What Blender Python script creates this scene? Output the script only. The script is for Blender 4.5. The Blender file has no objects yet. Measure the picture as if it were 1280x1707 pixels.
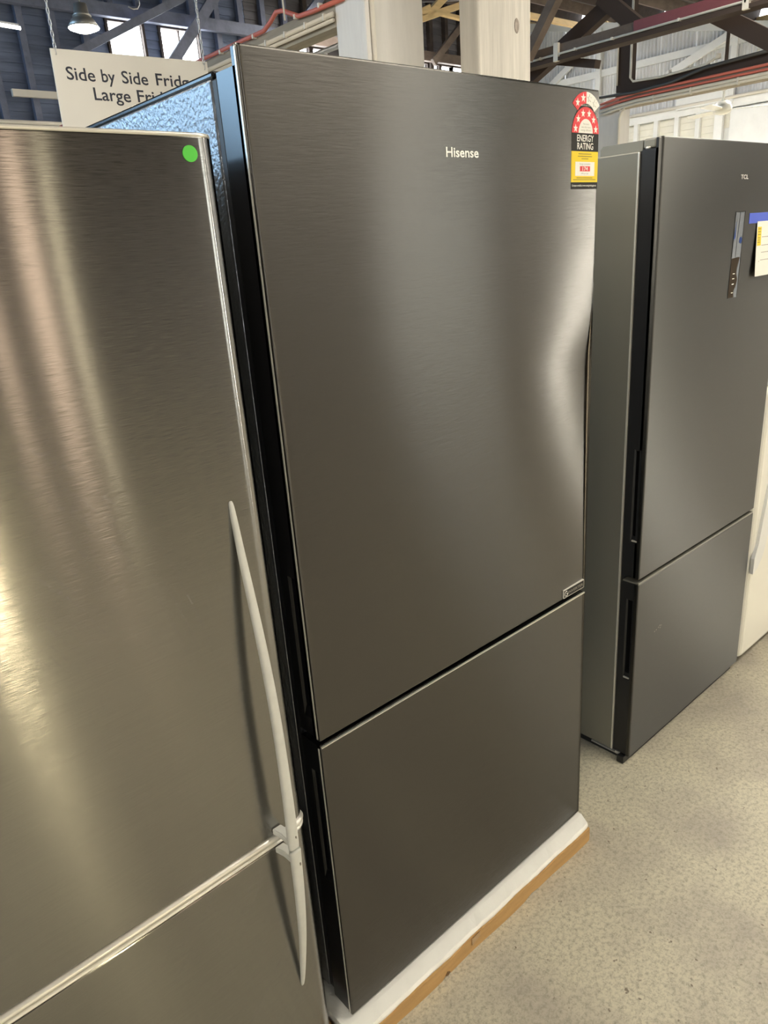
import bpy, bmesh, math, random
from mathutils import Vector, Matrix
random.seed(7)
S = bpy.context.scene
COL = S.collection

# ------------------------------------------------------------------ camera, world, exposure
F_PX = 1215.716
CAM = Vector((0.0, 0.0, 1.53))
R = ((0.7442605752288605, -0.2770498371469776, 0.6077166970693162),
     (-0.6643625291475557, -0.2137143248448664, 0.7162043124840609),
     (-0.06854652452655105, -0.9367868354609477, -0.3431206768505723))
cd = bpy.data.cameras.new('camera')
cam = bpy.data.objects.new('camera', cd)
COL.objects.link(cam)
cd.sensor_fit = 'VERTICAL'
cd.sensor_height = 36.0
cd.lens = F_PX / 1707.0 * 36.0
cd.clip_start = 0.02
cd.clip_end = 200
cam.matrix_world = Matrix(((R[0][0], -R[0][1], -R[0][2], CAM.x),
                           (R[1][0], -R[1][1], -R[1][2], CAM.y),
                           (R[2][0], -R[2][1], -R[2][2], CAM.z),
                           (0, 0, 0, 1)))
S.camera = cam

w = bpy.data.worlds.new('sky')
S.world = w
w.use_nodes = True
bg = w.node_tree.nodes['Background']
bg.inputs[0].default_value = (0.92, 0.95, 1.0, 1)
bg.inputs[1].default_value = 2.6

S.view_settings.view_transform = 'Standard'
S.view_settings.look = 'None'
S.view_settings.gamma = 1.0
S.view_settings.use_curve_mapping = False
S.view_settings.exposure = 0.74
S.cycles.max_bounces = 6
S.cycles.diffuse_bounces = 4
S.cycles.glossy_bounces = 4
S.cycles.sample_clamp_indirect = 6.0


def ray(px, py):
    a, b, c = px - 640.0, py - 853.5, F_PX
    return Vector([r[0] * a + r[1] * b + r[2] * c for r in R]).normalized()


def on_x(px, py, x):
    v = ray(px, py)
    return CAM + v * (x / v.x)


def on_y(px, py, y):
    v = ray(px, py)
    return CAM + v * (y / v.y)


# ------------------------------------------------------------------ material helpers
def new_mat(name):
    m = bpy.data.materials.new(name)
    m.use_nodes = True
    nt = m.node_tree
    return m, nt, nt.nodes['Principled BSDF']


def mat(name, col, rough=0.5, metal=0.0, spec=0.5, coat=0.0, noise=0.0, nscale=8.0, stretch=(1, 1, 1),
        bump=0.0, bscale=60.0, aniso=0.0, tangent=None, col2=None, bstretch=(1, 1, 1), bdist=0.002):
    m, nt, b = new_mat(name)
    N, L = nt.nodes.new, nt.links.new
    b.inputs['Base Color'].default_value = (*col, 1)
    b.inputs['Roughness'].default_value = rough
    b.inputs['Metallic'].default_value = metal
    b.inputs['Specular IOR Level'].default_value = spec
    b.inputs['Coat Weight'].default_value = coat
    tc = None
    if noise or bump:
        tc = N('ShaderNodeNewGeometry')
    if noise:
        mp = N('ShaderNodeMapping')
        mp.inputs['Scale'].default_value = stretch
        L(tc.outputs['Position'], mp.inputs['Vector'])
        n = N('ShaderNodeTexNoise')
        n.inputs['Scale'].default_value = nscale
        n.inputs['Detail'].default_value = 6
        n.inputs['Roughness'].default_value = 0.65
        L(mp.outputs[0], n.inputs['Vector'])
        mr = N('ShaderNodeMapRange')
        mr.inputs[1].default_value = 0.3
        mr.inputs[2].default_value = 0.7
        L(n.outputs['Fac'], mr.inputs[0])
        mx = N('ShaderNodeMix')
        mx.data_type = 'RGBA'
        c2 = col2 if col2 else tuple(c * (1 - noise) for c in col)
        mx.inputs[6].default_value = (*col, 1)
        mx.inputs[7].default_value = (*c2, 1)
        L(mr.outputs[0], mx.inputs[0])
        L(mx.outputs[2], b.inputs['Base Color'])
    if bump:
        mp = N('ShaderNodeMapping')
        mp.inputs['Scale'].default_value = bstretch
        L(tc.outputs['Position'], mp.inputs['Vector'])
        n = N('ShaderNodeTexNoise')
        n.inputs['Scale'].default_value = bscale
        n.inputs['Detail'].default_value = 3
        L(mp.outputs[0], n.inputs['Vector'])
        bp = N('ShaderNodeBump')
        bp.inputs['Strength'].default_value = bump
        bp.inputs['Distance'].default_value = bdist
        L(n.outputs['Fac'], bp.inputs['Height'])
        L(bp.outputs[0], b.inputs['Normal'])
    if aniso:
        b.inputs['Anisotropic'].default_value = aniso
        cx = N('ShaderNodeCombineXYZ')
        for i, t in enumerate(tangent):
            cx.inputs[i].default_value = t
        L(cx.outputs[0], b.inputs['Tangent'])
    return m


def emit(name, col, s):
    m, nt, b = new_mat(name)
    b.inputs['Base Color'].default_value = (0.8, 0.8, 0.8, 1)
    b.inputs['Emission Color'].default_value = (*col, 1)
    b.inputs['Emission Strength'].default_value = s
    return m


def brushed(name, col, rough, smear=0.0, sheen_noise=0.1, grain=0.4):
    """sheet metal brushed sideways: reflections run up and down; optional dried wipe marks"""
    m, nt, b = new_mat(name)
    N, L = nt.nodes.new, nt.links.new
    b.inputs['Metallic'].default_value = 1.0
    b.inputs['Anisotropic'].default_value = 1.0
    cx = N('ShaderNodeCombineXYZ')
    cx.inputs[2].default_value = 1.0
    L(cx.outputs[0], b.inputs['Tangent'])
    g = N('ShaderNodeNewGeometry')
    mp = N('ShaderNodeMapping')
    mp.inputs['Scale'].default_value = (14, 14, 900)
    L(g.outputs['Position'], mp.inputs['Vector'])
    n = N('ShaderNodeTexNoise')
    n.inputs['Scale'].default_value = 1.0
    n.inputs['Detail'].default_value = 3
    L(mp.outputs[0], n.inputs['Vector'])
    mx = N('ShaderNodeMix')
    mx.data_type = 'RGBA'
    mx.inputs[6].default_value = (*[c * (1 - sheen_noise) for c in col], 1)
    mx.inputs[7].default_value = (*[min(1, c * (1 + sheen_noise)) for c in col], 1)
    L(n.outputs['Fac'], mx.inputs[0])
    L(mx.outputs[2], b.inputs['Base Color'])
    b.inputs['Roughness'].default_value = rough
    # brush grain: fine sideways scratches whose flanks tip the surface up and down
    mg = N('ShaderNodeMapping')
    mg.inputs['Scale'].default_value = (40, 40, 6000)
    L(g.outputs['Position'], mg.inputs['Vector'])
    ng = N('ShaderNodeTexNoise')
    ng.inputs['Scale'].default_value = 1.0
    ng.inputs['Detail'].default_value = 1
    L(mg.outputs[0], ng.inputs['Vector'])
    mm_ = N('ShaderNodeMath')
    mm_.operation = 'MULTIPLY_ADD'
    mm_.inputs[1].default_value = grain
    mm_.inputs[2].default_value = -0.5 * grain
    L(ng.outputs['Fac'], mm_.inputs[0])
    cz = N('ShaderNodeCombineXYZ')
    L(mm_.outputs[0], cz.inputs[2])
    va = N('ShaderNodeVectorMath')
    va.operation = 'ADD'
    L(g.outputs['Normal'], va.inputs[0])
    L(cz.outputs[0], va.inputs[1])
    vn = N('ShaderNodeVectorMath')
    vn.operation = 'NORMALIZE'
    L(va.outputs[0], vn.inputs[0])
    L(vn.outputs[0], b.inputs['Normal'])
    if smear:
        # wipe marks: streaky haze that follows wide arcs
        mp2 = N('ShaderNodeMapping')
        mp2.inputs['Location'].default_value = (0.0, 0.0, -0.9)
        mp2.inputs['Scale'].default_value = (1.3, 0.0, 1.0)
        L(g.outputs['Position'], mp2.inputs['Vector'])
        ln = N('ShaderNodeVectorMath')
        ln.operation = 'LENGTH'
        L(mp2.outputs[0], ln.inputs[0])
        cr = N('ShaderNodeCombineXYZ')
        sc = N('ShaderNodeMath')
        sc.operation = 'MULTIPLY'
        sc.inputs[1].default_value = 90.0
        L(ln.outputs['Value'], sc.inputs[0])
        L(sc.outputs[0], cr.inputs[0])
        n3 = N('ShaderNodeTexNoise')
        n3.inputs['Scale'].default_value = 1.0
        n3.inputs['Detail'].default_value = 4
        L(cr.outputs[0], n3.inputs['Vector'])
        n2 = N('ShaderNodeTexNoise')
        n2.inputs['Scale'].default_value = 4.0
        n2.inputs['Detail'].default_value = 3
        L(g.outputs['Position'], n2.inputs['Vector'])
        n4 = N('ShaderNodeTexNoise')
        n4.inputs['Scale'].default_value = 160.0
        n4.inputs['Detail'].default_value = 2
        L(g.outputs['Position'], n4.inputs['Vector'])
        a1 = N('ShaderNodeMapRange')
        a1.inputs[1].default_value = 0.52
        a1.inputs[2].default_value = 0.72
        L(n3.outputs['Fac'], a1.inputs[0])
        a2 = N('ShaderNodeMapRange')
        a2.inputs[1].default_value = 0.48
        a2.inputs[2].default_value = 0.68
        L(n2.outputs['Fac'], a2.inputs[0])
        a4 = N('ShaderNodeMapRange')
        a4.inputs[1].default_value = 0.4
        a4.inputs[2].default_value = 0.65
        L(n4.outputs['Fac'], a4.inputs[0])
        m1 = N('ShaderNodeMath')
        m1.operation = 'MULTIPLY'
        L(a1.outputs[0], m1.inputs[0])
        L(a2.outputs[0], m1.inputs[1])
        m2 = N('ShaderNodeMath')
        m2.operation = 'MULTIPLY'
        L(m1.outputs[0], m2.inputs[0])
        L(a4.outputs[0], m2.inputs[1])
        m3 = N('ShaderNodeMath')
        m3.operation = 'MULTIPLY'
        m3.inputs[1].default_value = smear
        L(m2.outputs[0], m3.inputs[0])
        d = N('ShaderNodeBsdfDiffuse')
        d.inputs[0].default_value = (0.75, 0.75, 0.75, 1)
        ms = N('ShaderNodeMixShader')
        L(m3.outputs[0], ms.inputs[0])
        L(b.outputs[0], ms.inputs[1])
        L(d.outputs[0], ms.inputs[2])
        L(ms.outputs[0], nt.nodes['Material Output'].inputs[0])
    return m


# ------------------------------------------------------------------ mesh helpers
def link(name, me, m=None, parent=None, smooth=False):
    o = bpy.data.objects.new(name, me)
    COL.objects.link(o)
    if m is not None:
        me.materials.clear()
        me.materials.append(m)
    if parent is not None:
        o.parent = parent
        o.matrix_parent_inverse = Matrix.Translation(parent.location).inverted()
    if smooth:
        for p in me.polygons:
            p.use_smooth = True
    return o


def from_bm(name, bm, m, parent=None, smooth=False):
    bmesh.ops.recalc_face_normals(bm, faces=bm.faces)
    me = bpy.data.meshes.new(name)
    bm.to_mesh(me)
    bm.free()
    return link(name, me, m, parent, smooth)


def tag(o, label, cat, group=None):
    o['label'] = label
    o['category'] = cat
    if group:
        o['group'] = group
    return o


def thing(name, label, cat, loc, group=None):
    o = bpy.data.objects.new(name, None)
    COL.objects.link(o)
    o.empty_display_size = 0.1
    o.location = loc
    return tag(o, label, cat, group)


def struct(o):
    o['kind'] = 'structure'
    return o


def add_box(bm, x0, x1, y0, y1, z0, z1, bev=0.0, seg=2):
    r = bmesh.ops.create_cube(bm, size=1.0)
    vs = r['verts']
    for v in vs:
        v.co = Vector(((x0 + x1) / 2 + v.co.x * (x1 - x0), (y0 + y1) / 2 + v.co.y * (y1 - y0), (z0 + z1) / 2 + v.co.z * (z1 - z0)))
    if bev:
        es = set(e for v in vs for e in v.link_edges)
        bmesh.ops.bevel(bm, geom=list(es), offset=bev, segments=seg, profile=0.5, affect='EDGES')


def box(name, x0, x1, y0, y1, z0, z1, m, parent=None, bev=0.0, seg=2):
    bm = bmesh.new()
    add_box(bm, x0, x1, y0, y1, z0, z1, bev, seg)
    return from_bm(name, bm, m, parent)


def bar_matrix(p0, p1, side):
    p0, p1 = Vector(p0), Vector(p1)
    ax = (p1 - p0).normalized()
    n = Vector(side)
    n = (n - ax * n.dot(ax)).normalized()
    b = ax.cross(n)
    return ax, n, b


def bar(name, p0, p1, w_n, w_b, m, parent=None, side=(1, 0, 0), bev=0.0):
    """straight timber from p0 to p1; w_n along `side`, w_b across"""
    p0, p1 = Vector(p0), Vector(p1)
    ax, n, b = bar_matrix(p0, p1, side)
    bm = bmesh.new()
    vs = []
    for p in (p0, p1):
        for i, j in ((-1, -1), (1, -1), (1, 1), (-1, 1)):
            vs.append(bm.verts.new(p + n * (i * w_n / 2) + b * (j * w_b / 2)))
    for f in ((0, 1, 2, 3), (7, 6, 5, 4), (0, 4, 5, 1), (1, 5, 6, 2), (2, 6, 7, 3), (3, 7, 4, 0)):
        bm.faces.new([vs[i] for i in f])
    if bev:
        bmesh.ops.bevel(bm, geom=list(bm.edges), offset=bev, segments=1, affect='EDGES')
    return from_bm(name, bm, m, parent)


def add_tube(bm, pts, rad, n=8, closed=False):
    pts = [Vector(p) for p in pts]
    rings = []
    K = len(pts)
    rads = rad if isinstance(rad, (list, tuple)) else [rad] * K
    ref = None
    for i, p in enumerate(pts):
        if closed:
            t = (pts[(i + 1) % K] - pts[i - 1]).normalized()
        else:
            t = (pts[min(i + 1, K - 1)] - pts[max(i - 1, 0)]).normalized()
        if ref is None:
            ref = Vector((0, 0, 1)) if abs(t.z) < 0.9 else Vector((1, 0, 0))
        u = (ref - t * ref.dot(t))
        if u.length < 1e-6:
            u = t.orthogonal()
        u.normalize()
        ref = u
        v = t.cross(u)
        rings.append([bm.verts.new(p + (u * math.cos(2 * math.pi * k / n) + v * math.sin(2 * math.pi * k / n)) * rads[i]) for k in range(n)])
    rng = range(K if closed else K - 1)
    for i in rng:
        a, b = rings[i], rings[(i + 1) % K]
        for k in range(n):
            bm.faces.new((a[k], a[(k + 1) % n], b[(k + 1) % n], b[k]))
    if not closed:
        bm.faces.new(rings[0][::-1])
        bm.faces.new(rings[-1])


def tube(name, pts, rad, m, parent=None, n=8, closed=False):
    bm = bmesh.new()
    add_tube(bm, pts, rad, n, closed)
    return from_bm(name, bm, m, parent, True)


def lathe(name, prof, c, m, parent=None, n=32):
    """prof: (r, z) list, around vertical axis through c"""
    bm = bmesh.new()
    rings = []
    for r, z in prof:
        rings.append([bm.verts.new((c[0] + r * math.cos(2 * math.pi * k / n), c[1] + r * math.sin(2 * math.pi * k / n), c[2] + z)) for k in range(n)])
    for a, b in zip(rings, rings[1:]):
        for k in range(n):
            bm.faces.new((a[k], a[(k + 1) % n], b[(k + 1) % n], b[k]))
    bm.faces.new(rings[0][::-1])
    bm.faces.new(rings[-1])
    return from_bm(name, bm, m, parent, True)


def plate(name, pts, y, m, parent, th=0.0003):
    """flat print facing -Y: polygon of (x, z) at depth y with a sliver of thickness"""
    bm = bmesh.new()
    f = [bm.verts.new((p[0], y, p[1])) for p in pts]
    k = [bm.verts.new((p[0], y + th, p[1])) for p in pts]
    bm.faces.new(f)
    bm.faces.new(k[::-1])
    n = len(pts)
    for i in range(n):
        bm.faces.new((f[i], k[i], k[(i + 1) % n], f[(i + 1) % n]))
    return from_bm(name, bm, m, parent)


def rect(x0, x1, z0, z1):
    return [(x0, z0), (x1, z0), (x1, z1), (x0, z1)]


def text(name, body, x, z, width, height, y, m, parent, bold=0.0, center=False, shear=0.0, extr=0.0, space=1.0):
    """lettering facing -Y; fitted so that the string is `width` wide and a capital `height` tall"""
    def mk(s):
        cu = bpy.data.curves.new(name, 'FONT')
        cu.body = s
        cu.size = 1.0
        cu.offset = bold
        cu.shear = shear
        cu.space_character = space
        cu.resolution_u = 3
        o = bpy.data.objects.new('tmp', cu)
        COL.objects.link(o)
        bpy.context.view_layer.update()
        me = bpy.data.meshes.new_from_object(o.evaluated_get(bpy.context.evaluated_depsgraph_get()))
        bpy.data.objects.remove(o)
        bpy.data.curves.remove(cu)
        return me
    cap = mk('H')
    ch = max(v.co.y for v in cap.vertices) - min(v.co.y for v in cap.vertices)
    bpy.data.meshes.remove(cap)
    me = mk(body)
    xs = [v.co.x for v in me.vertices]
    x0, x1 = min(xs), max(xs)
    sx, sz = width / (x1 - x0), height / ch
    ox = x - width / 2 if center else x
    for v in me.vertices:
        v.co = Vector((ox + (v.co.x - x0) * sx, y, z + v.co.y * sz))
    me.name = name
    if extr:
        bm = bmesh.new()
        bm.from_mesh(me)
        r = bmesh.ops.extrude_face_region(bm, geom=list(bm.faces))
        for v in r['geom']:
            if isinstance(v, bmesh.types.BMVert):
                v.co.y -= extr
        bm.to_mesh(me)
        bm.free()
    return link(name, me, m, parent)


# ------------------------------------------------------------------ materials
M = {}
M['dark_steel'] = brushed('dark_brushed_steel', (0.120, 0.114, 0.105), 0.27, 0.0, 0.05, 0.45)
M['stainless'] = brushed('brushed_stainless', (0.305, 0.30, 0.288), 0.165, 0.22, 0.10, 0.6)
M['grey_steel'] = brushed('grey_brushed_steel', (0.11, 0.107, 0.10), 0.36, 0.0, 0.05, 0.2)
M['bright_trim'] = mat('bright_trim', (0.80, 0.77, 0.70), 0.35, 0.6)
M['black_gloss'] = mat('black_gloss', (0.006, 0.006, 0.007), 0.22)
M['black_matte'] = mat('black_matte', (0.012, 0.012, 0.013), 0.45)
M['slot_black'] = mat('slot_black', (0.004, 0.004, 0.004), 0.4)
M['gasket'] = mat('gasket', (0.03, 0.032, 0.035), 0.6)
M['side_skin'] = mat('embossed_skin', (0.27, 0.28, 0.295), 0.34, 0.9, bump=0.42, bscale=150.0, bdist=0.004)
M['grey_side'] = mat('grey_side_skin', (0.22, 0.21, 0.175), 0.38, 0.25, bump=0.06, bscale=500, bdist=0.001)
M['grey_plastic'] = mat('grey_plastic', (0.24, 0.23, 0.19), 0.45)
M['handle'] = mat('handle_plastic', (0.66, 0.655, 0.60), 0.38, noise=0.10, nscale=30)
M['handle_chip'] = mat('handle_chip', (0.22, 0.20, 0.17), 0.6)
M['green_dot'] = mat('green_dot', (0.10, 0.62, 0.07), 0.5)
M['foam'] = mat('white_foam', (0.95, 0.935, 0.87), 0.75, noise=0.05, nscale=14, bump=0.2, bscale=180)
M['cardboard'] = mat('cardboard', (0.56, 0.335, 0.13), 0.75, noise=0.22, nscale=9, stretch=(1, 1, 7), bump=0.15, bscale=90)
M['cardboard_core'] = mat('cardboard_core', (0.20, 0.12, 0.055), 0.9)
M['tape_clear'] = mat('clear_tape', (0.50, 0.33, 0.17), 0.2)
M['white_print'] = mat('white_print', (0.86, 0.84, 0.77), 0.5)
M['silver_print'] = mat('silver_print', (0.85, 0.82, 0.75), 0.35, 0.3)
M['red_print'] = mat('red_print', (0.75, 0.035, 0.04), 0.45)
M['yellow_print'] = mat('yellow_print', (0.85, 0.62, 0.0), 0.5)
M['black_print'] = mat('black_print', (0.028, 0.027, 0.026), 0.7, spec=0.25)
M['grey_print'] = mat('grey_print', (0.35, 0.32, 0.27), 0.5)
M['olive_print'] = mat('olive_print', (0.28, 0.2, 0.02), 0.5)
M['paper'] = mat('white_paper', (0.84, 0.82, 0.74), 0.7)
M['blue_tape'] = mat('blue_tape', (0.07, 0.12, 0.62), 0.6)
M['film'] = mat('clear_film', (0.15, 0.16, 0.175), 0.25, 0.5)
M['film_residue'] = mat('film_residue', (0.050, 0.038, 0.027), 0.85, spec=0.1)
M['blue_dot'] = mat('blue_dot', (0.03, 0.06, 0.20), 0.8, spec=0.15)
M['white_enamel'] = mat('white_enamel', (0.84, 0.82, 0.74), 0.25, coat=0.3)
M['white_enamel2'] = mat('white_door_enamel', (0.80, 0.81, 0.80), 0.15, coat=0.4)
M['sign'] = mat('sign_board', (0.76, 0.735, 0.68), 0.5)
M['sign_ink'] = mat('sign_ink', (0.028, 0.032, 0.05), 0.5)
M['galv'] = mat('galvanised', (0.55, 0.56, 0.58), 0.35, 0.8)
M['post_paint'] = mat('white_painted_timber', (0.72, 0.695, 0.66), 0.6, noise=0.10, nscale=5, stretch=(5, 5, 0.8), bump=0.25, bscale=30, bstretch=(3, 3, 0.4))
M['post_grain'] = mat('whitewashed_grain', (0.67, 0.63, 0.56), 0.65, noise=0.3, nscale=4, stretch=(9, 9, 0.45), bump=0.6, bscale=7, bstretch=(9, 9, 0.4), bdist=0.006)
M['knot'] = mat('knot', (0.42, 0.36, 0.31), 0.8, noise=0.4, nscale=60)
M['timber_grey'] = mat('weathered_timber', (0.40, 0.35, 0.27), 0.8, noise=0.4, nscale=6, stretch=(3, 0.5, 3))
M['timber_dark'] = mat('dark_timber', (0.075, 0.055, 0.045), 0.75, noise=0.45, nscale=5, stretch=(2, 0.7, 2))
M['timber_brown'] = mat('brown_timber', (0.17, 0.13, 0.105), 0.8, noise=0.4, nscale=5, stretch=(1, 1, 2))
M['timber_red'] = mat('maroon_timber', (0.20, 0.05, 0.055), 0.6, noise=0.2, nscale=7)
M['steel_dark'] = mat('dark_steel_beam', (0.060, 0.044, 0.037), 0.8, spec=0.15)
M['pine'] = mat('new_pine', (0.80, 0.58, 0.28), 0.6, noise=0.25, nscale=5, stretch=(1, 1, 6))
M['conduit'] = mat('conduit_plastic', (0.66, 0.62, 0.54), 0.5)
M['conduit_dark'] = mat('black_cable', (0.05, 0.05, 0.05), 0.5)
M['pipe_red'] = mat('red_pipe', (0.55, 0.15, 0.11), 0.5)
M['wall_white'] = mat('white_wall_paint', (0.80, 0.80, 0.77), 0.7, noise=0.12, nscale=2.5)
M['wall_cream'] = mat('cream_boards', (0.80, 0.77, 0.66), 0.7, noise=0.12, nscale=3)
M['sheet_white'] = mat('white_corrugated', (0.74, 0.745, 0.74), 0.5, 0.0, noise=0.22, nscale=1.6, stretch=(1, 1.5, 0.7))
M['wall_dark'] = mat('dark_boards', (0.17, 0.165, 0.18), 0.75, noise=0.5, nscale=1.3, stretch=(0.6, 1, 6))
M['wall_haze'] = mat('haze_tinted_boards', (0.20, 0.25, 0.38), 0.75, noise=0.5, nscale=1.3, stretch=(0.6, 1, 6))  # blue lens haze put into the colour of the left boards
M['stud_haze'] = mat('haze_tinted_timber', (0.19, 0.21, 0.29), 0.8, noise=0.4, nscale=5)  # same haze painted into the studs, girt and braces at left
M['wall_plain'] = mat('plain_wall', (0.40, 0.37, 0.36), 0.8, noise=0.2, nscale=1.2)
M['roof_dark'] = mat('roof_underside', (0.07, 0.06, 0.055), 0.8, noise=0.4, nscale=1.5)
M['lamp_metal'] = mat('lamp_housing', (0.45, 0.44, 0.42), 0.4, 0.6)
M['lamp_on'] = emit('lamp_lens', (1.0, 0.84, 0.60), 60.0)
M['lamp_added'] = emit('added_lamp_lens', (1.0, 0.88, 0.62), 90.0)  # lens of the lamp added out of view over the aisle
M['fill_bright'] = emit('fill_panel_bright', (1.0, 0.95, 0.87), 55.0)  # fill light added out of view to brighten the right wall
M['fill_on'] = emit('fill_panel_diffuser', (1.0, 0.93, 0.80), 13.0)  # fill light added out of view above the aisle
M['tube_on'] = emit('tube_light', (1.0, 1.0, 1.0), 4.0)
M['pane_sky'] = emit('daylit_pane', (0.93, 0.97, 1.0), 9.0)
M['glow_blue'] = emit('added_blue_glow', (0.42, 0.70, 1.0), 8.5)  # unseen panes added for the blue reflection on the dark fridge's side
M['glow_warm'] = emit('added_warm_glow', (1.0, 0.74, 0.53), 2.4)  # unseen glow added for the broad warm streaks on the stainless door
M['glow_glare'] = emit('added_glare_glow', (1.0, 0.98, 0.88), 50.0)  # unseen glow added for the curved highlight on the dark door
M['glow_gold'] = emit('added_gold_glow', (1.0, 0.86, 0.54), 46.0)  # unseen glow added for the low yellow streak on the stainless door
M['glow_soft'] = emit('added_soft_glow', (0.96, 1.0, 0.93), 3.0)  # unseen glow added for the wide pale band on the dark door
M['glow_yellow'] = emit('added_yellow_glow', (1.0, 0.88, 0.60), 9.0)  # unseen glow added for the thin streak on the stainless door


def concrete():
    m, nt, b = new_mat('concrete_floor')
    N, L = nt.nodes.new, nt.links.new
    g = N('ShaderNodeNewGeometry')

    def noise(scale, detail, rough=0.6):
        n = N('ShaderNodeTexNoise')
        n.inputs['Scale'].default_value = scale
        n.inputs['Detail'].default_value = detail
        n.inputs['Roughness'].default_value = rough
        L(g.outputs['Position'], n.inputs['Vector'])
        return n

    def ramp(n, a, b_):
        r = N('ShaderNodeMapRange')
        r.inputs[1].default_value = a
        r.inputs[2].default_value = b_
        L(n.outputs['Fac'], r.inputs[0])
        return r

    def mix(f, a, c):
        x = N('ShaderNodeMix')
        x.data_type = 'RGBA'
        L(f.outputs[0], x.inputs[0])
        if isinstance(a, tuple):
            x.inputs[6].default_value = (*a, 1)
        else:
            L(a.outputs[2], x.inputs[6])
        if isinstance(c, tuple):
            x.inputs[7].default_value = (*c, 1)
        else:
            L(c.outputs[2], x.inputs[7])
        return x
    big = ramp(noise(2.6, 5), 0.44, 0.68)
    c1 = mix(big, (0.64, 0.59, 0.445), (0.41, 0.365, 0.305))
    fine = ramp(noise(95, 8, 0.8), 0.46, 0.66)
    c2 = mix(fine, c1, (0.30, 0.27, 0.20))
    pit = ramp(noise(48, 2), 0.70, 0.74)
    c3 = mix(pit, c2, (0.22, 0.18, 0.13))
    wv = N('ShaderNodeTexNoise')
    wv.inputs['Scale'].default_value = 6.0
    wv.inputs['Detail'].default_value = 5
    wv.inputs['Distortion'].default_value = 2.0
    L(g.outputs['Position'], wv.inputs['Vector'])
    sub = N('ShaderNodeMath')
    sub.operation = 'SUBTRACT'
    sub.inputs[1].default_value = 0.5
    L(wv.outputs['Fac'], sub.inputs[0])
    ab = N('ShaderNodeMath')
    ab.operation = 'ABSOLUTE'
    L(sub.outputs[0], ab.inputs[0])
    cr = N('ShaderNodeMapRange')
    cr.inputs[1].default_value = 0.0
    cr.inputs[2].default_value = 0.006
    cr.inputs[3].default_value = 0.30
    cr.inputs[4].default_value = 0.0
    L(ab.outputs[0], cr.inputs[0])
    c4 = mix(cr, c3, (0.26, 0.23, 0.18))
    L(c4.outputs[2], b.inputs['Base Color'])
    b.inputs['Roughness'].default_value = 0.46
    bp = N('ShaderNodeBump')
    bp.inputs['Strength'].default_value = 0.3
    bp.inputs['Distance'].default_value = 0.002
    L(noise(150, 5, 0.7).outputs['Fac'], bp.inputs['Height'])
    L(bp.outputs[0], b.inputs['Normal'])
    return m


M['concrete'] = concrete()

# ------------------------------------------------------------------ the shed
X_L, X_R, Y_F, Y_B = -6.0, 15.5, -6.0, 12.0


def roof_z(y):
    return 3.365 + 0.218 * max(y, 0.0)


struct(box('floor', X_L - 0.2, X_R + 0.3, Y_F - 0.2, Y_B + 0.3, -0.15, 0.0, M['concrete']))

# roof: sloping sheet that climbs to the back wall, flat over the aisle
bm = bmesh.new()
prof = [(Y_F - 0.2, roof_z(0) + 0.22), (0.0, roof_z(0) + 0.22), (Y_B + 0.4, roof_z(Y_B + 0.4) + 0.22)]
lo = [[bm.verts.new((x, y, z)) for y, z in prof] for x in (X_L - 0.3, X_R + 0.22)]
hi = [[bm.verts.new((x, y, z + 0.05)) for y, z in prof] for x in (X_L - 0.3, X_R + 0.22)]
for i in range(2):
    bm.faces.new((lo[0][i], lo[0][i + 1], lo[1][i + 1], lo[1][i]))
    bm.faces.new((hi[0][i], hi[1][i], hi[1][i + 1], hi[0][i + 1]))
    for s in (0, 1):
        bm.faces.new((lo[s][i], lo[s][i + 1], hi[s][i + 1], hi[s][i]))
for k in (0, 2):
    bm.faces.new((lo[0][k], lo[1][k], hi[1][k], hi[0][k]))
ceiling = struct(from_bm('ceiling', bm, M['roof_dark']))
for i in range(11):
    y = 2.2 + i * 0.95
    bar('purlin', (X_L, y, roof_z(y) + 0.12), (X_R + 0.2, y, roof_z(y) + 0.12), 0.07, 0.20, M['timber_dark' if i % 2 else 'timber_brown'], ceiling, side=(0, 1, 0.22))
for i, x in enumerate((7.6, 9.4, 11.2)):
    bar('rafter', (x, 0.4, roof_z(0.4) - 0.06), (x, Y_B - 0.2, roof_z(Y_B - 0.2) - 0.06), 0.09, 0.16, M['timber_dark'], ceiling, side=(1, 0, 0))

# --- back wall: dark horizontal boards on studs, a row of windows high up
wall_back = struct(box('wall_back', X_L, X_R, Y_B + 0.12, Y_B + 0.2, 0.0, 3.3, M['wall_dark']))
box('backing_sheet', X_L, X_R, Y_B + 0.13, Y_B + 0.2, 4.96, 6.2, M['wall_dark'], wall_back)
WIN = [(-5.8, -4.2), (-4.0, -2.4), (-2.2, -0.6), (5.55, 6.09), (6.40, 7.05), (8.72, 9.27), (9.36, 9.68), (11.62, 12.28), (12.44, 12.62), (12.69, 13.0), (13.04, 13.7)]  # the ones left of zero are unseen, added for their blue light
WZ0, WZ1 = 4.18, 4.94
for a, b in zip([X_L - 0.01] + [q[1] for q in WIN], [q[0] for q in WIN] + [X_R]):
    box('backing_sheet', a, b, Y_B + 0.13, Y_B + 0.2, 3.3, 4.96, M['wall_dark'], wall_back)
for a, b in WIN:
    box('backing_sheet', a, b, Y_B + 0.13, Y_B + 0.2, 3.3, WZ0, M['wall_dark'], wall_back)
board_cache = {}


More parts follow.
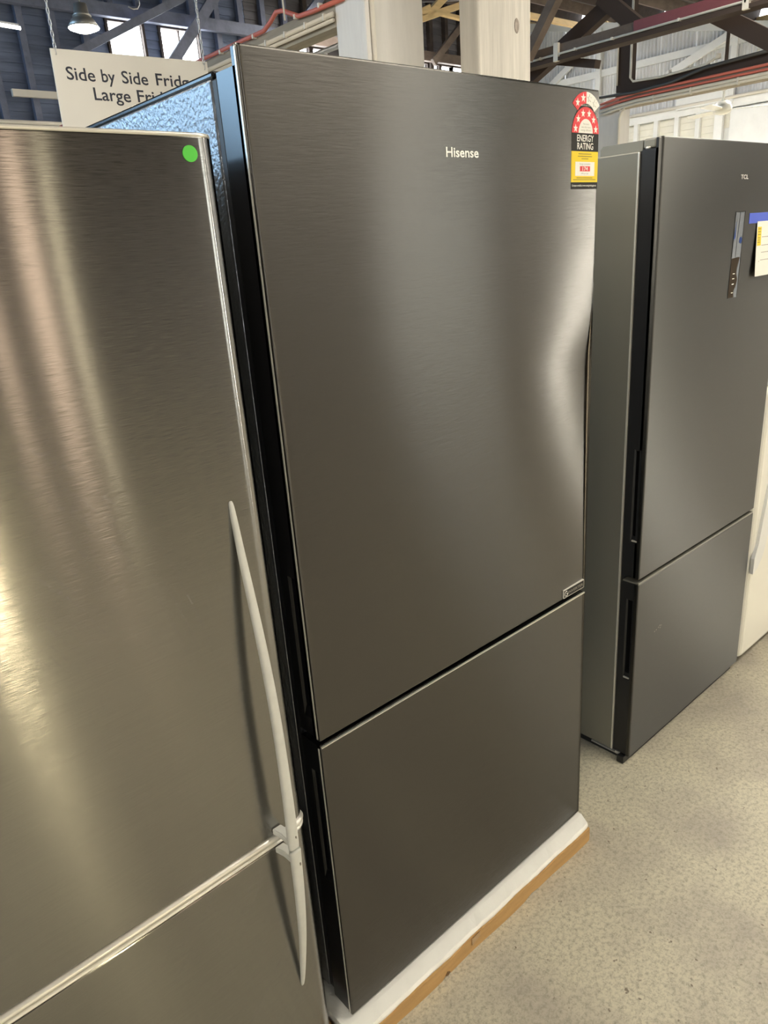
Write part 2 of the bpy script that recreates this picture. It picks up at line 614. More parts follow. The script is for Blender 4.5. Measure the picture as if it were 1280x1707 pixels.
def board(x0, x1, z):
    L_ = round(x1 - x0, 3)
    if L_ < 0.04:
        return
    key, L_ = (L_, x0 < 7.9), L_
    if key not in board_cache:
        bm = bmesh.new()
        pr = [(0.0, 0.0), (-0.028, 0.0), (-0.006, 0.122), (0.0, 0.122)]
        a = [bm.verts.new((0, p[0], p[1])) for p in pr]
        c = [bm.verts.new((L_, p[0], p[1])) for p in pr]
        bm.faces.new(a)
        bm.faces.new(c[::-1])
        for i in range(4):
            bm.faces.new((a[i], c[i], c[(i + 1) % 4], a[(i + 1) % 4]))
        bmesh.ops.recalc_face_normals(bm, faces=bm.faces)
        me = bpy.data.meshes.new('board')
        bm.to_mesh(me)
        bm.free()
        me.materials.append(M['wall_haze' if x0 < 7.9 else 'wall_dark'])
        board_cache[key] = me
    o = link('board', board_cache[key], None, wall_back)
    o.location = (x0, Y_B + 0.12, z)


z = 3.3
joints = [3.0, 5.2, 8.0, 10.7, 13.2, 15.5]
while z < 6.05:
    for a, b in zip(joints, joints[1:]):
        segs = [(a, b)]
        if z + 0.122 > WZ0 and z < WZ1:
            for wa, wb in WIN:
                ns = []
                for s0, s1 in segs:
                    if wb <= s0 or wa >= s1:
                        ns.append((s0, s1))
                    else:
                        if wa > s0:
                            ns.append((s0, wa))
                        if wb < s1:
                            ns.append((wb, s1))
                segs = ns
        for s0, s1 in segs:
            board(s0, s1 - 0.006, z)
    z += 0.122
for i in range(28):
    x = 3.36 + i * 0.45
    if any(a - 0.03 < x < b + 0.03 for a, b in WIN):
        bar('stud', (x, Y_B + 0.05, WZ1 + 0.05), (x, Y_B + 0.05, 6.1), 0.09, 0.10, M['stud_haze' if x < 9 else 'timber_dark'], wall_back)
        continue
    bar('stud', (x, Y_B + 0.05, 2.6), (x, Y_B + 0.05, 6.1), 0.09, 0.10, M['stud_haze' if x < 9 else 'timber_dark'], wall_back)
for a, b, mm in ((3.0, 9.2, 'stud_haze'), (9.2, X_R, 'timber_brown')):
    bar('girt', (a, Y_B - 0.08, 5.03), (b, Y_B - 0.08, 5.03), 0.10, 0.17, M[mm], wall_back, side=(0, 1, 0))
for p0, p1, t in (((118, 92), (305, -4), 0.11), ((288, 104), (362, -12), 0.15), ((499, 43), (536, -6), 0.13), ((722, 104), (768, 44), 0.13), ((880, 96), (930, -10), 0.10)):
    pl = 11.7 if p0[0] < 800 else 7.0
    a, b = on_y(*p0, pl), on_y(*p1, pl)
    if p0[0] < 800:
        bar('brace', a, b, 0.07, t, M['stud_haze' if p0[0] < 600 else 'timber_brown'], wall_back, side=(0, 1, 0))
box('pale_board', *[on_y(20, 158, 11.95).x, on_y(97, 166, 11.95).x], 11.90, 11.96, 3.82, 3.91, M['conduit'], wall_back)
tube('conduit', [(2.0, 11.93, 3.50), (5.2, 11.93, 3.50)], 0.028, M['conduit'], wall_back)
for i, (a, b) in enumerate(WIN):
    wn = struct(box('window_%d' % (i + 1), a, b, Y_B + 0.15, Y_B + 0.17, WZ0, WZ1, M['glow_blue' if a < 0 else 'pane_sky']))
    for x in (a - 0.02, b + 0.02):
        box('window_frame', x - 0.02, x + 0.02, Y_B + 0.06, Y_B + 0.15, WZ0 - 0.04, WZ1 + 0.03, M['timber_dark'], wn)
    box('window_frame', a, b, Y_B + 0.06, Y_B + 0.15, WZ1, WZ1 + 0.04, M['timber_dark'], wn)
    box('window_sill', a - 0.04, b + 0.04, Y_B + 0.02, Y_B + 0.15, WZ0 - 0.05, WZ0, M['timber_dark'], wn)
    if a == 6.40:
        box('glazing_bar', 6.72, 6.74, Y_B + 0.11, Y_B + 0.15, WZ0, WZ1, M['timber_dark'], wn)

# --- right wall: white corrugated sheets over framing, painted weatherboards below
wall_right = struct(box('wall_right', X_R + 0.10, X_R + 0.2, Y_F, Y_B, 0.0, 3.2, M['wall_white']))
box('lower_lining', X_R + 0.09, X_R + 0.11, 5.0, Y_B, 3.2, 3.6, M['wall_cream'], wall_right)
bm = bmesh.new()
add_box(bm, X_R + 0.1, X_R + 0.2, Y_F, 5.0, 3.2, roof_z(0))
from_bm('upper_lining', bm, M['wall_white'], wall_right)
ys = 5.0
while ys < 12.1:
    wd = 0.76
    bm = bmesh.new()
    top, bot = [], []
    n = 10 * 8
    jit = random.uniform(-0.014, 0.014)
    for k in range(n + 1):
        y = ys + wd * k / n
        x = X_R + 0.075 + jit + 0.019 * math.cos(2 * math.pi * 10 * k / n)
        bot.append(bm.verts.new((x, y, 3.52)))
        top.append(bm.verts.new((x, y, roof_z(y) + 0.02)))
    for k in range(n):
        bm.faces.new((bot[k], bot[k + 1], top[k + 1], top[k]))
    from_bm('corrugated_sheet', bm, M['sheet_white'], wall_right, True)
    ys += 0.755
XW = X_R + 0.03


def wbar(name, p0, p1, t, m, x=XW, th=0.06):
    return bar(name, on_x(*p0, x), on_x(*p1, x), th, t, m, wall_right, side=(1, 0, 0))


bar('top_plate', (XW, 5.0, roof_z(5.0) - 0.07), (XW, Y_B, roof_z(Y_B) - 0.07), 0.06, 0.15, M['wall_white'], wall_right, side=(1, 0, 0))
bar('rail', (XW, 5.5, 4.64), (XW, Y_B, 4.64), 0.06, 0.13, M['wall_white'], wall_right, side=(1, 0, 0))
bar('rail', (XW, 5.5, 3.61), (XW, Y_B, 3.61), 0.08, 0.16, M['wall_white'], wall_right, side=(1, 0, 0))
wbar('wall_brace', (905, 156), (968, 92), 0.12, M['wall_white'], XW - 0.07, 0.05)
wbar('wall_brace', (1112, 126), (1228, 50), 0.14, M['wall_white'], XW - 0.07, 0.05)
for y in (10.12, 7.22):
    bar('stud', (XW - 0.05, y, 3.6), (XW - 0.05, y, roof_z(y) - 0.1), 0.06, 0.11, M['wall_white'], wall_right)
pst = [9.64, 9.19, 8.74, 8.29, 7.85, 7.43]
for i, y in enumerate([12.0, 11.3, 10.6, 10.05] + pst):
    bar('stud', (XW, y, 2.2), (XW, y, 3.53), 0.08, 0.16 if y == 7.43 else 0.09, M['wall_white'], wall_right)
wb_cache = {}
for a, b in zip([9.64, 9.19, 8.74, 8.29, 7.85], [9.19, 8.74, 8.29, 7.85, 7.43]):
    for k in range(8):
        L_ = round(a - b, 3)
        if L_ not in wb_cache:
            bm = bmesh.new()
            pr = [(0.0, 0.0), (-0.026, 0.0), (-0.006, 0.125), (0.0, 0.125)]
            u = [bm.verts.new((p[0], 0, p[1])) for p in pr]
            v = [bm.verts.new((p[0], L_, p[1])) for p in pr]
            bm.faces.new(u)
            bm.faces.new(v[::-1])
            for i in range(4):
                bm.faces.new((u[i], v[i], v[(i + 1) % 4], u[(i + 1) % 4]))
            bmesh.ops.recalc_face_normals(bm, faces=bm.faces)
            me = bpy.data.meshes.new('weatherboard')
            bm.to_mesh(me)
            bm.free()
            me.materials.append(M['wall_cream'])
            wb_cache[L_] = me
        o = link('weatherboard', wb_cache[L_], None, wall_right)
        o.location = (X_R + 0.09, b, 2.53 + k * 0.125)
box('flat_panel', X_R - 0.02, X_R + 0.08, 5.0, 7.20, 1.0, 3.5, M['wall_white'], wall_right)
box('flat_panel', X_R - 0.06, X_R, 7.25, 8.30, 3.64, 3.93, M['wall_white'], wall_right, 0.01)
tube('conduit', [(X_R - 0.05, 5.5, 3.70), (X_R - 0.05, 9.6, 3.70)], 0.03, M['conduit'], wall_right)
# pale eave blocks seen through the gap between wall and roof
for i in range(9):
    y = 5.6 + i * 0.74
    box('eave_block', X_R + 0.11, X_R + 0.2, y, y + 0.71, roof_z(y) - 0.06, roof_z(y) + 0.20, M['pine'], wall_right, 0.01)

# --- left wall with an added unseen blue window and the wall across the aisle
wall_left = struct(box('wall_left', X_L - 0.12, X_L, Y_F, Y_B, 0.0, 2.2, M['wall_plain']))
bm = bmesh.new()
for a, b in ((Y_F, 8.4), (11.7, Y_B)):
    add_box(bm, X_L - 0.12, X_L, a, b, 2.2, 6.2 if a > 2 else 3.6)
add_box(bm, X_L - 0.12, X_L, 0.0, 8.4, 3.6, 5.2)
add_box(bm, X_L - 0.12, X_L, 8.4, 11.7, 5.4, 6.2)
add_box(bm, X_L - 0.12, X_L, 8.4, 11.7, 2.2, 3.0)
from_bm('upper_lining', bm, M['wall_plain'], wall_left)
for i, (a, b) in enumerate(((8.4, 11.7),)):
    wn = struct(box('window_%d' % (12 + i), X_L - 0.10, X_L - 0.08, a, b, 3.0, 5.4, M['glow_blue']))  # added out of view to throw blue light and reflections
    for k in range(5):
        y = a + (b - a) * k / 4
        box('glazing_bar', X_L - 0.08, X_L - 0.03, y - 0.025, y + 0.025, 3.0, 5.4, M['wall_white'], wn)
    box('window_sill', X_L - 0.10, X_L + 0.05, a, b, 2.96, 3.0, M['wall_white'], wn)

wall_front = struct(box('wall_front', X_L, X_R, Y_F - 0.12, Y_F, 2.9, 3.6, M['wall_plain']))
# unseen glowing slits, added for the streaks reflected in the fridge doors: x0, x1, z0, z1, pane
OPEN = [(-4.5, -3.3, 1.0, 2.6, 'pane_sky'), (1.10, 1.32, 0.0, 1.1, 'glow_gold'), (1.98, 2.10, 0.3, 2.9, 'glow_warm'),
        (2.44, 2.64, 0.2, 2.9, 'glow_warm'), (2.84, 2.89, 0.0, 2.9, 'glow_yellow'), (6.9, 9.1, 0.9, 2.8, 'glow_soft'), (11.85, 12.4, 0.0, 1.5, 'glow_glare')]
edges = [X_L] + [q for o_ in OPEN for q in o_[:2]] + [X_R]
for a, b in zip(edges[0::2], edges[1::2]):
    box('lining', a, b, Y_F - 0.12, Y_F, 0.0, 2.9, M['wall_plain'], wall_front)
for i, (a, b, z0, z1, mm) in enumerate(OPEN):
    if z0 > 0:
        box('lining', a, b, Y_F - 0.12, Y_F, 0.0, z0, M['wall_plain'], wall_front)
    if z1 < 2.9:
        box('lining', a, b, Y_F - 0.12, Y_F, z1, 2.9, M['wall_plain'], wall_front)
    struct(box('window_%d' % (14 + i), a, b, Y_F - 0.10, Y_F - 0.08, z0, z1, M[mm]))  # added glowing slit behind the camera, not a known window

# ------------------------------------------------------------------ posts, beams, trusses, lamps
pa = thing('timber_post', 'white painted timber post with corner strip behind the dark brushed steel fridge', 'post', (2.36, 2.58, 0))
box('shaft', 2.20, 2.53, 2.50, 2.67, 0.0, 3.88, M['post_paint'], pa, 0.006)
box('corner_strip', 2.192, 2.215, 2.478, 2.51, 0.0, 3.6, M['post_paint'], pa, 0.004)
tube('conduit', [(2.235, 2.488, 0.0), (2.235, 2.488, 3.6)], 0.012, M['conduit'], pa)
pb = thing('timber_post', 'whitewashed timber post with raised grain and a knot hole', 'post', (2.77, 2.31, 0))
box('shaft', 2.60, 2.94, 2.262, 2.365, 0.0, 3.84, M['post_grain'], pb, 0.008)
kc = on_y(861, 43, 2.262)
bm = bmesh.new()
rg = [[bm.verts.new((kc.x + r * 0.75 * math.cos(t * math.pi / 10), 2.2615 - h, kc.z + r * 1.35 * math.sin(t * math.pi / 10))) for t in range(20)] for r, h in ((0.021, 0.0), (0.018, 0.003), (0.012, 0.001), (0.005, 0.0))]
for a, b in zip(rg, rg[1:]):
    for k in range(20):
        bm.faces.new((a[k], a[(k + 1) % 20], b[(k + 1) % 20], b[k]))
bm.faces.new(rg[-1])
from_bm('knot', bm, M['knot'], pb, True)

ba = thing('service_beam', 'weathered timber beam with pale conduits and red pipe behind the hanging sign', 'beam', (2.25, 4.5, 2.37))
box('beam', 2.20, 2.28, 2.67, 11.6, 2.372, 2.462, M['timber_grey'], ba)
for z, r in ((2.415, 0.010), (2.395, 0.008)):
    tube('conduit', [(2.188, 2.67, z), (2.188, 11.5, z)], r, M['conduit'], ba)
tube('conduit', [(2.30, 2.67, 2.34), (2.30, 9.0, 2.34)], 0.012, M['galv'], ba)
pts = [(2.19, 2.60, 2.452), (2.19, 2.80, 2.456), (2.19, 2.90, 2.462), (2.19, 2.95, 2.482), (2.19, 3.01, 2.508), (2.19, 3.06, 2.515), (2.19, 3.11, 2.49), (2.19, 3.17, 2.468), (2.19, 3.4, 2.470), (2.19, 11.4, 2.470)]
tube('red_pipe', pts, 0.0095, M['pipe_red'], ba)
for y in (2.75, 2.92, 3.25, 3.55, 3.9):
    box('pipe_clip', 2.178, 2.20, y - 0.005, y + 0.005, 2.455, 2.472, M['conduit'], ba)
for y in (2.72, 2.85, 3.0, 3.15):
    box('conduit_saddle', 2.175, 2.20, y - 0.004, y + 0.004, 2.403, 2.427, M['conduit'], ba)

X2 = 5.9
b2 = thing('service_beam', 'long beam with red pipes and pale conduits in front of white corrugated wall', 'beam', (X2, 2.8, 2.42))
box('beam', X2, X2 + 0.10, -0.5, 3.66, 2.43, 2.515, M['timber_grey'], b2)
box('steel_channel', X2 + 0.01, X2 + 0.16, -0.5, 3.62, 2.52, 2.60, M['steel_dark'], b2)
for z, r, mm in ((2.516, 0.010, 'pipe_red'), (2.487, 0.009, 'pipe_red'), (2.462, 0.012, 'conduit'), (2.440, 0.010, 'conduit')):
    tube('red_pipe' if mm == 'pipe_red' else 'conduit', [(X2 - 0.014, -0.5, z), (X2 - 0.014, 3.5, z), (X2 - 0.014, 3.68, z - 0.012), (X2 - 0.014, 3.82, z - 0.03)], r, M[mm], b2)
tube('conduit', [(X2 - 0.015, 3.60, 2.42), (X2 - 0.015, 3.63, 2.40), (X2 - 0.015, 3.645, 2.36), (X2 - 0.015, 3.645, 0.6)], 0.012, M['conduit'], b2)
tube('conduit', [(X2 - 0.02, 3.555, 3.6), (X2 - 0.02, 3.555, 2.63), (X2 - 0.02, 3.53, 2.60), (X2 - 0.02, 3.3, 2.588), (X2 - 0.02, 2.95, 2.60), (X2 - 0.02, 2.86, 2.632)], 0.009, M['conduit'], b2)
tube('black_cable', [(X2 - 0.03, 4.0, 2.545), (X2 - 0.03, 3.5, 2.52), (X2 - 0.03, 3.2, 2.535), (X2 - 0.03, 2.95, 2.58), (X2 - 0.03, 2.4, 2.60)], 0.012, M['conduit_dark'], b2)
lathe('conduit_joint', [(0.0, -0.016), (0.02, -0.016), (0.02, 0.016), (0.0, 0.016)], (X2 - 0.02, 2.86, 2.636), M['conduit'], b2, 12)
for y in (1.9, 2.3, 2.7, 3.05, 3.35):
    box('conduit_saddle', X2 - 0.028, X2, y - 0.006, y + 0.006, 2.428, 2.474, M['conduit'], b2)
    lathe('insulator', [(0.0, 0.0), (0.012, 0.0), (0.012, 0.03), (0.0, 0.03)], (X2 + 0.03, y - 0.1, 2.60), M['conduit'], b2, 8)
pc = thing('timber_post', 'white post carrying the beam with red pipes beside the energy label', 'post', (X2 + 0.05, 3.78, 0))
box('shaft', X2 + 0.02, X2 + 0.18, 3.665, 3.86, 0.0, 2.50, M['post_paint'], pc, 0.006)
hg = thing('roof_hanger', 'dark timber hanger with pale cable dropping from roof to red piped beam', 'beam', (X2 + 0.06, 3.5, 2.6))
a, b = on_x(1048, -20, X2 + 0.05), on_x(1050, 162, X2 + 0.05)
box('shaft', X2 + 0.02, X2 + 0.10, a.y - 0.06, a.y + 0.06, 2.52, 4.1, M['steel_dark'], hg)
tube('cable', [(X2 + 0.005, a.y + 0.045, 2.6), (X2 + 0.005, a.y + 0.045, 3.9)], 0.008, M['conduit'], hg)

ch = thing('roof_truss', 'dark timber roof truss with maroon painted stretch above white corrugated wall', 'truss', (4.3, 2.5, 2.53))
box('bottom_chord', 4.27, 4.34, -0.6, 6.0, 2.527, 2.60, M['timber_brown'], ch)
box('maroon_length', 4.262, 4.272, 1.96, 2.57, 2.552, 2.603, M['timber_red'], ch)
box('chord_plate', 4.25, 4.34, -0.6, 6.0, 2.510, 2.530, M['steel_dark'], ch)
tube('conduit', [(4.255, -0.5, 2.545), (4.255, 3.6, 2.545)], 0.006, M['conduit'], ch)
for y in (1.6, 1.95, 2.3, 2.7, 2.95, 3.2):
    box('conduit_saddle', 4.248, 4.27, y - 0.005, y + 0.005, 2.538, 2.553, M['conduit'], ch)
for px in (926, 1243):
    p = on_x(px, 85 if px < 1000 else 3, 4.25)
    box('strap', 4.248, 4.27, p.y - 0.016, p.y + 0.016, 2.508, 2.606, M['conduit'], ch)
for p0, p1, t, x in (((880, 134), (1022, 4), 0.085, 4.42), ((1004, -5), (1075, 54), 0.085, 4.40), ((1165, 10), (1300, 76), 0.085, 4.45), ((878, 98), (930, -10), 0.055, 4.20), ((920, 101), (996, 107), 0.045, 4.40)):
    bar('strut', on_x(*p0, x), on_x(*p1, x), 0.06, t, M['timber_brown' if x == 4.20 else 'steel_dark'], ch, side=(1, 0, 0))

pf = thing('pine_frame', 'new yellow pine struts crossing high up between the two white posts', 'frame', (5.0, 5.2, 3.1))
for p0, p1, t in (((690, 36), (790, 1), 0.055), ((712, 26), (748, -12), 0.06), ((736, 23), (790, 37), 0.03), ((700, 22), (716, 14), 0.06)):
    bar('strut', on_y(*p0, 5.2), on_y(*p1, 5.2), 0.045, t, M['pine'], pf, side=(0, 1, 0), bev=0.003)
bar('strut', on_y(860, 22, 5.3), on_y(960, 42, 5.3), 0.045, 0.05, M['pine'], pf, side=(0, 1, 0))


def high_bay(x, y, z, label, group, lens='lamp_on', r=0.17):
    t = thing('high_bay_lamp', label, 'lamp', (x, y, z), group)
    lathe('housing', [(0.02, 0.20), (0.06, 0.20), (0.07, 0.12), (0.09, 0.10), (0.05, 0.095)], (x, y, z), M['lamp_metal'], t, 24)
    lathe('reflector', [(0.07, 0.10), (r * 0.7, 0.07), (r, 0.0), (r - 0.006, 0.0), (r * 0.68, 0.06)], (x, y, z), M['lamp_metal'], t, 32)
    lathe('lens', [(r - 0.01, 0.004), (r - 0.012, -0.006), (r * 0.5, -0.03), (0.01, -0.035)], (x, y, z), M[lens], t, 32)
    tube('suspension_rod', [(x, y, z + 0.19), (x, y, roof_z(y) + 0.215)], 0.008, M['lamp_metal'], t)
    return t


lp = on_y(140, 47, 8.0)
high_bay(lp.x, 8.0, lp.z, 'glowing high bay lamp hanging in front of the dark board wall', None, 'lamp_on', 0.15)
high_bay(0.72, -3.0, 3.0, 'added unseen high bay lamp hanging over the aisle opposite the stainless fridge', None, 'lamp_added', 0.10)  # lamp added out of view for a streak on the stainless door


def fill_panel(x, y, z, label, group, lens='fill_on'):  # fill light hung out of view, added to brighten the room
    t = thing('fill_panel', label, 'lamp', (x, y, z), group)
    box('frame', x - 0.62, x + 0.62, y - 0.32, y + 0.32, z, z + 0.05, M['lamp_metal'], t, 0.004)
    box('diffuser', x - 0.6, x + 0.6, y - 0.3, y + 0.3, z - 0.006, z + 0.001, M[lens], t)
    for dx in (-0.5, 0.5):
        tube('suspension_wire', [(x + dx, y, z + 0.05), (x + dx, y, roof_z(y) + 0.215)], 0.004, M['galv'], t)


for x, y in ((2.25, -0.3), (-1.6, -0.6), (5.3, -0.6), (8.6, -1.0), (4.2, 1.3), (8.0, -4.2), (-1.2, 2.8), (0.3, 1.7)):
    fill_panel(x, y, 3.15, 'added unseen fill light panel hung over the fridge aisle', 'added fill light panels over the fridge aisle')
for x, y in ((12.5, 4.4), (10.4, 3.9), (10.0, 8.7), (9.4, 7.0), (9.6, 10.4)):
    fill_panel(x, y, roof_z(y) - 0.1, 'added unseen fill light panel hung before the corrugated wall', 'added fill light panels near the corrugated wall', 'fill_bright')

ft = thing('fluorescent_tube', 'lit fluorescent tube against the dark board wall beside the glowing lamp', 'lamp', (4.1, 11.4, 4.5))
a, b = on_y(-25, 37, 11.4), on_y(34, 47, 11.4)
tube('tube', [a, b], 0.022, M['tube_on'], ft)
bar('batten', a + Vector((0, 0.06, 0.03)), b + Vector((0, 0.06, 0.03)), 0.06, 0.05, M['lamp_metal'], ft, side=(0, 1, 0))

hk = on_y(232, 8, 6.0)
pts = [Vector((hk.x, 6.0, roof_z(6.0) + 0.1)), Vector((hk.x, 6.0, hk.z + 0.05)), hk, on_y(229, 14, 6.0), on_y(222, 15, 6.0), on_y(214, 11, 6.0)]
tag(tube('wire_hook', pts, 0.006, M['galv']), 'thin white wire hook hanging from the roof above the sign', 'hook')
hc = on_y(475, 35, 2.75)
tag(tube('pull_string', [Vector((hc.x, 2.95, roof_z(2.95) + 0.1)), on_y(471, 0, 2.95), on_y(475, 34, 2.95)], 0.0035, M['conduit']), 'thin pale cord hanging above the red pipe of the weathered beam', 'cord')

# ceiling fan
fx, fy = 9.0, 4.28
fz = on_x(1205, 183, fx).z
fan = thing('ceiling_fan', 'white ceiling fan hanging in front of cream weatherboards', 'fan', (fx, fy, fz))
lathe('motor', [(0.02, 0.09), (0.07, 0.08), (0.095, 0.03), (0.10, 0.0), (0.085, -0.035), (0.03, -0.05)], (fx, fy, fz), M['white_enamel'], fan, 24)
tube('down_rod', [(fx, fy, fz + 0.08), (fx, fy, fz + 0.24)], 0.016, M['white_enamel'], fan)
lathe('canopy', [(0.02, 0.19), (0.035, 0.20), (0.075, 0.28), (0.075, 0.285), (0.02, 0.286)], (fx, fy, fz), M['white_enamel'], fan, 20)
tube('support_rod', [(fx, fy, fz + 0.28), (fx, fy, roof_z(fy) + 0.2)], 0.02, M['steel_dark'], fan)
vr = Vector((R[0][0], R[1][0], 0)).normalized()
for k in range(3):
    an = math.atan2(vr.y, vr.x) + math.radians(-12 + 120 * k)
    u = Vector((math.cos(an), math.sin(an), 0))
    v = Vector((-math.sin(an), math.cos(an), 0.16)).normalized()
    c = Vector((fx, fy, fz))
    bm = bmesh.new()
    nn = u.cross(v)
    q = []
    for s, wd in ((0.09, 0.03), (0.16, 0.05), (0.5, 0.06), (0.53, 0.045)):
        q.append([bm.verts.new(c + u * s + v * (wd * e) + nn * h) for e, h in ((-1, -0.003), (1, -0.003), (1, 0.003), (-1, 0.003))])
    for a, b in zip(q, q[1:]):
        for i in range(4):
            bm.faces.new((a[i], a[(i + 1) % 4], b[(i + 1) % 4], b[i]))
    bm.faces.new(q[0])
    bm.faces.new(q[-1])
    from_bm('blade', bm, M['white_enamel'], fan)

# hanging sign
SY = 3.4
SK = SY / 4.3


def sxz(x, z):
    return (x * SK, 1.53 + (z - 1.53) * SK)


sg = thing('hanging_sign', 'white hanging sign with dark lettering on two chains behind the stainless fridge', 'sign', (2.1 * SK, SY, 1.53 + 0.53 * SK))
bm = bmesh.new()
c4 = [sxz(*q) for q in ((1.632, 2.06), (2.530, 2.06), (2.548, 2.603), (1.647, 2.587))]
a = [bm.verts.new((x, SY, z)) for x, z in c4]
b = [bm.verts.new((x, SY + 0.006, z)) for x, z in c4]
bm.faces.new(a)
bm.faces.new(b[::-1])
for i in range(4):
    bm.faces.new((a[i], b[i], b[(i + 1) % 4], a[(i + 1) % 4]))
from_bm('board', bm, M['sign'], sg)
for body, x, z, wd in (('Side', 1.706, 2.4515, 0.152), ('by', 1.893, 2.4530, 0.075), ('Side', 2.006, 2.4550, 0.152), ('Fridges', 2.206, 2.4585, 0.290),
                       ('Large', 1.834, 2.3640, 0.205), ('Fridges', 2.079, 2.3680, 0.290)):
    tx, tz = sxz(x, z)
    text('lettering', body, tx, tz, wd * SK, 0.060 * SK, SY - 0.001, M['sign_ink'], sg, bold=0.011)
for x in (1.672, 2.525):
    bm = bmesh.new()
    x, z0 = sxz(x, 2.575)
    k = 0
    while z0 + 0.020 * k < roof_z(SY) + 0.1:
        zc = z0 + 0.020 * k
        pts = []
        for t in range(12):
            th = 2 * math.pi * t / 12
            hx = 0.0046 * math.cos(th)
            hz = 0.0070 * math.sin(th) + (0.0052 if math.sin(th) > 0 else -0.0052)
            pts.append((x + (hx if k % 2 else 0), SY - 0.002 + (0 if k % 2 else hx), zc + hz))
        add_tube(bm, pts, 0.0019, 5, True)
        k += 1
    from_bm('chain', bm, M['galv'], sg, True)


# ------------------------------------------------------------------ fridges
def side_with_slot(bm, x, y0, y1, z0, z1, s):
    """left face of a door with a grip slot let into it; s = (sy0, sy1, sz0, sz1, depth)"""
    sy0, sy1, sz0, sz1, dp = s
    ys_ = [y0, sy0, sy1, y1]
    zs_ = [z0, sz0, sz1, z1]
    V = [[bm.verts.new((x, y, z)) for z in zs_] for y in ys_]
    for i in range(3):
        for j in range(3):
            if (i, j) != (1, 1):
                bm.faces.new((V[i][j], V[i + 1][j], V[i + 1][j + 1], V[i][j + 1]))
    ch = min(0.004, (sy1 - sy0) * 0.2)
    I1 = [bm.verts.new((x + ch, y, z)) for y, z in ((sy0 + ch, sz0 + 0.02), (sy1 - ch, sz0 + 0.02), (sy1 - ch, sz1 - ch), (sy0 + ch, sz1 - ch))]
    I2 = [bm.verts.new((x + dp, y, z)) for y, z in ((sy0 + ch, sz0 + 0.024), (sy1 - ch, sz0 + 0.024), (sy1 - ch, sz1 - ch), (sy0 + ch, sz1 - ch))]
    O = [V[1][1], V[2][1], V[2][2], V[1][2]]
    for k in range(4):
        bm.faces.new((O[k], O[(k + 1) % 4], I1[(k + 1) % 4], I1[k]))
        bm.faces.new((I1[k], I1[(k + 1) % 4], I2[(k + 1) % 4], I2[k]))
    bm.faces.new(I2)


def door(parent, x0, x1, z0, z1, yf, yb, m_front, m_side, slot, step=0.0, name='door', dent=None, trim=None):
    """front skin + moulded black door body with a grip slot + bright edge line"""
    skin = 0.012
    nx, nz = (48, 72)
    bm = bmesh.new()
    r = 0.003

    def fy(x, z):
        return yf + (dent(x, z) if dent else 0.0)
    def cuts(a, b, n):
        c = [a + (b - a) * i / n for i in range(n + 1)]
        return c[:1] + [a + 0.0008] + c[1:-1] + [b - 0.0008] + c[-1:]
    xs = cuts(x0 + r, x1 - r, nx)
    zs = cuts(z0 + r, z1 - r, nz)
    nx, nz = len(xs) - 1, len(zs) - 1
    G = [[bm.verts.new((x, fy(x, z), z)) for z in zs] for x in xs]
    for i in range(nx):
        for j in range(nz):
            bm.faces.new((G[i][j], G[i + 1][j], G[i + 1][j + 1], G[i][j + 1]))
    loop = [(i, 0) for i in range(nx)] + [(nx, j) for j in range(nz)] + [(nx - i, nz) for i in range(nx)] + [(0, nz - j) for j in range(nz)]
    rim0 = [G[i][j] for i, j in loop]
    prev = rim0
    for k, (o_, d_) in enumerate(((0.0021, 0.0009), (r, r), (r, skin))):
        ring = []
        for (i, j), v in zip(loop, rim0):
            dx = -o_ if i == 0 else (o_ if i == nx else 0)
            dz = -o_ if j == 0 else (o_ if j == nz else 0)
            ring.append(bm.verts.new((v.co.x + dx, yf + d_, v.co.z + dz)))
        n = len(ring)
        for q in range(n):
            bm.faces.new((prev[q], prev[(q + 1) % n], ring[(q + 1) % n], ring[q]))
        prev = ring
    dr = from_bm(name, bm, m_front, parent, True)
    # body of the door
    bm = bmesh.new()
    ya = yf + skin
    xi = x0 + 0.001
    zt = z1 - step
    if step:
        add_box(bm, xi, x1 - 0.001, ya - 0.001, ya + 0.007, z0 + 0.002, z1 - 0.001)
    side_with_slot(bm, xi, ya, yb, z0 + 0.002, zt, slot)
    for quad in (((xi, ya, z0 + 0.002), (xi, yb, z0 + 0.002), (x1, yb, z0 + 0.002), (x1, ya, z0 + 0.002)),
                 ((xi, ya, zt), (x1, ya, zt), (x1, yb, zt), (xi, yb, zt)),
                 ((x1, ya, z0 + 0.002), (x1, yb, z0 + 0.002), (x1, yb, zt), (x1, ya, zt)),
                 ((xi, yb, z0 + 0.002), (xi, yb, zt), (x1, yb, zt), (x1, yb, z0 + 0.002))):
        bm.faces.new([bm.verts.new(c) for c in quad])
    bmesh.ops.remove_doubles(bm, verts=bm.verts, dist=0.0002)
    from_bm('door_body', bm, m_side, dr)
    if trim:
        box('edge_trim', x0 - 0.0012, x0 + 0.0008, yf + 0.0055, yf + 0.0085, z0 + 0.003, z1 - 0.003, trim, dr)
    return dr


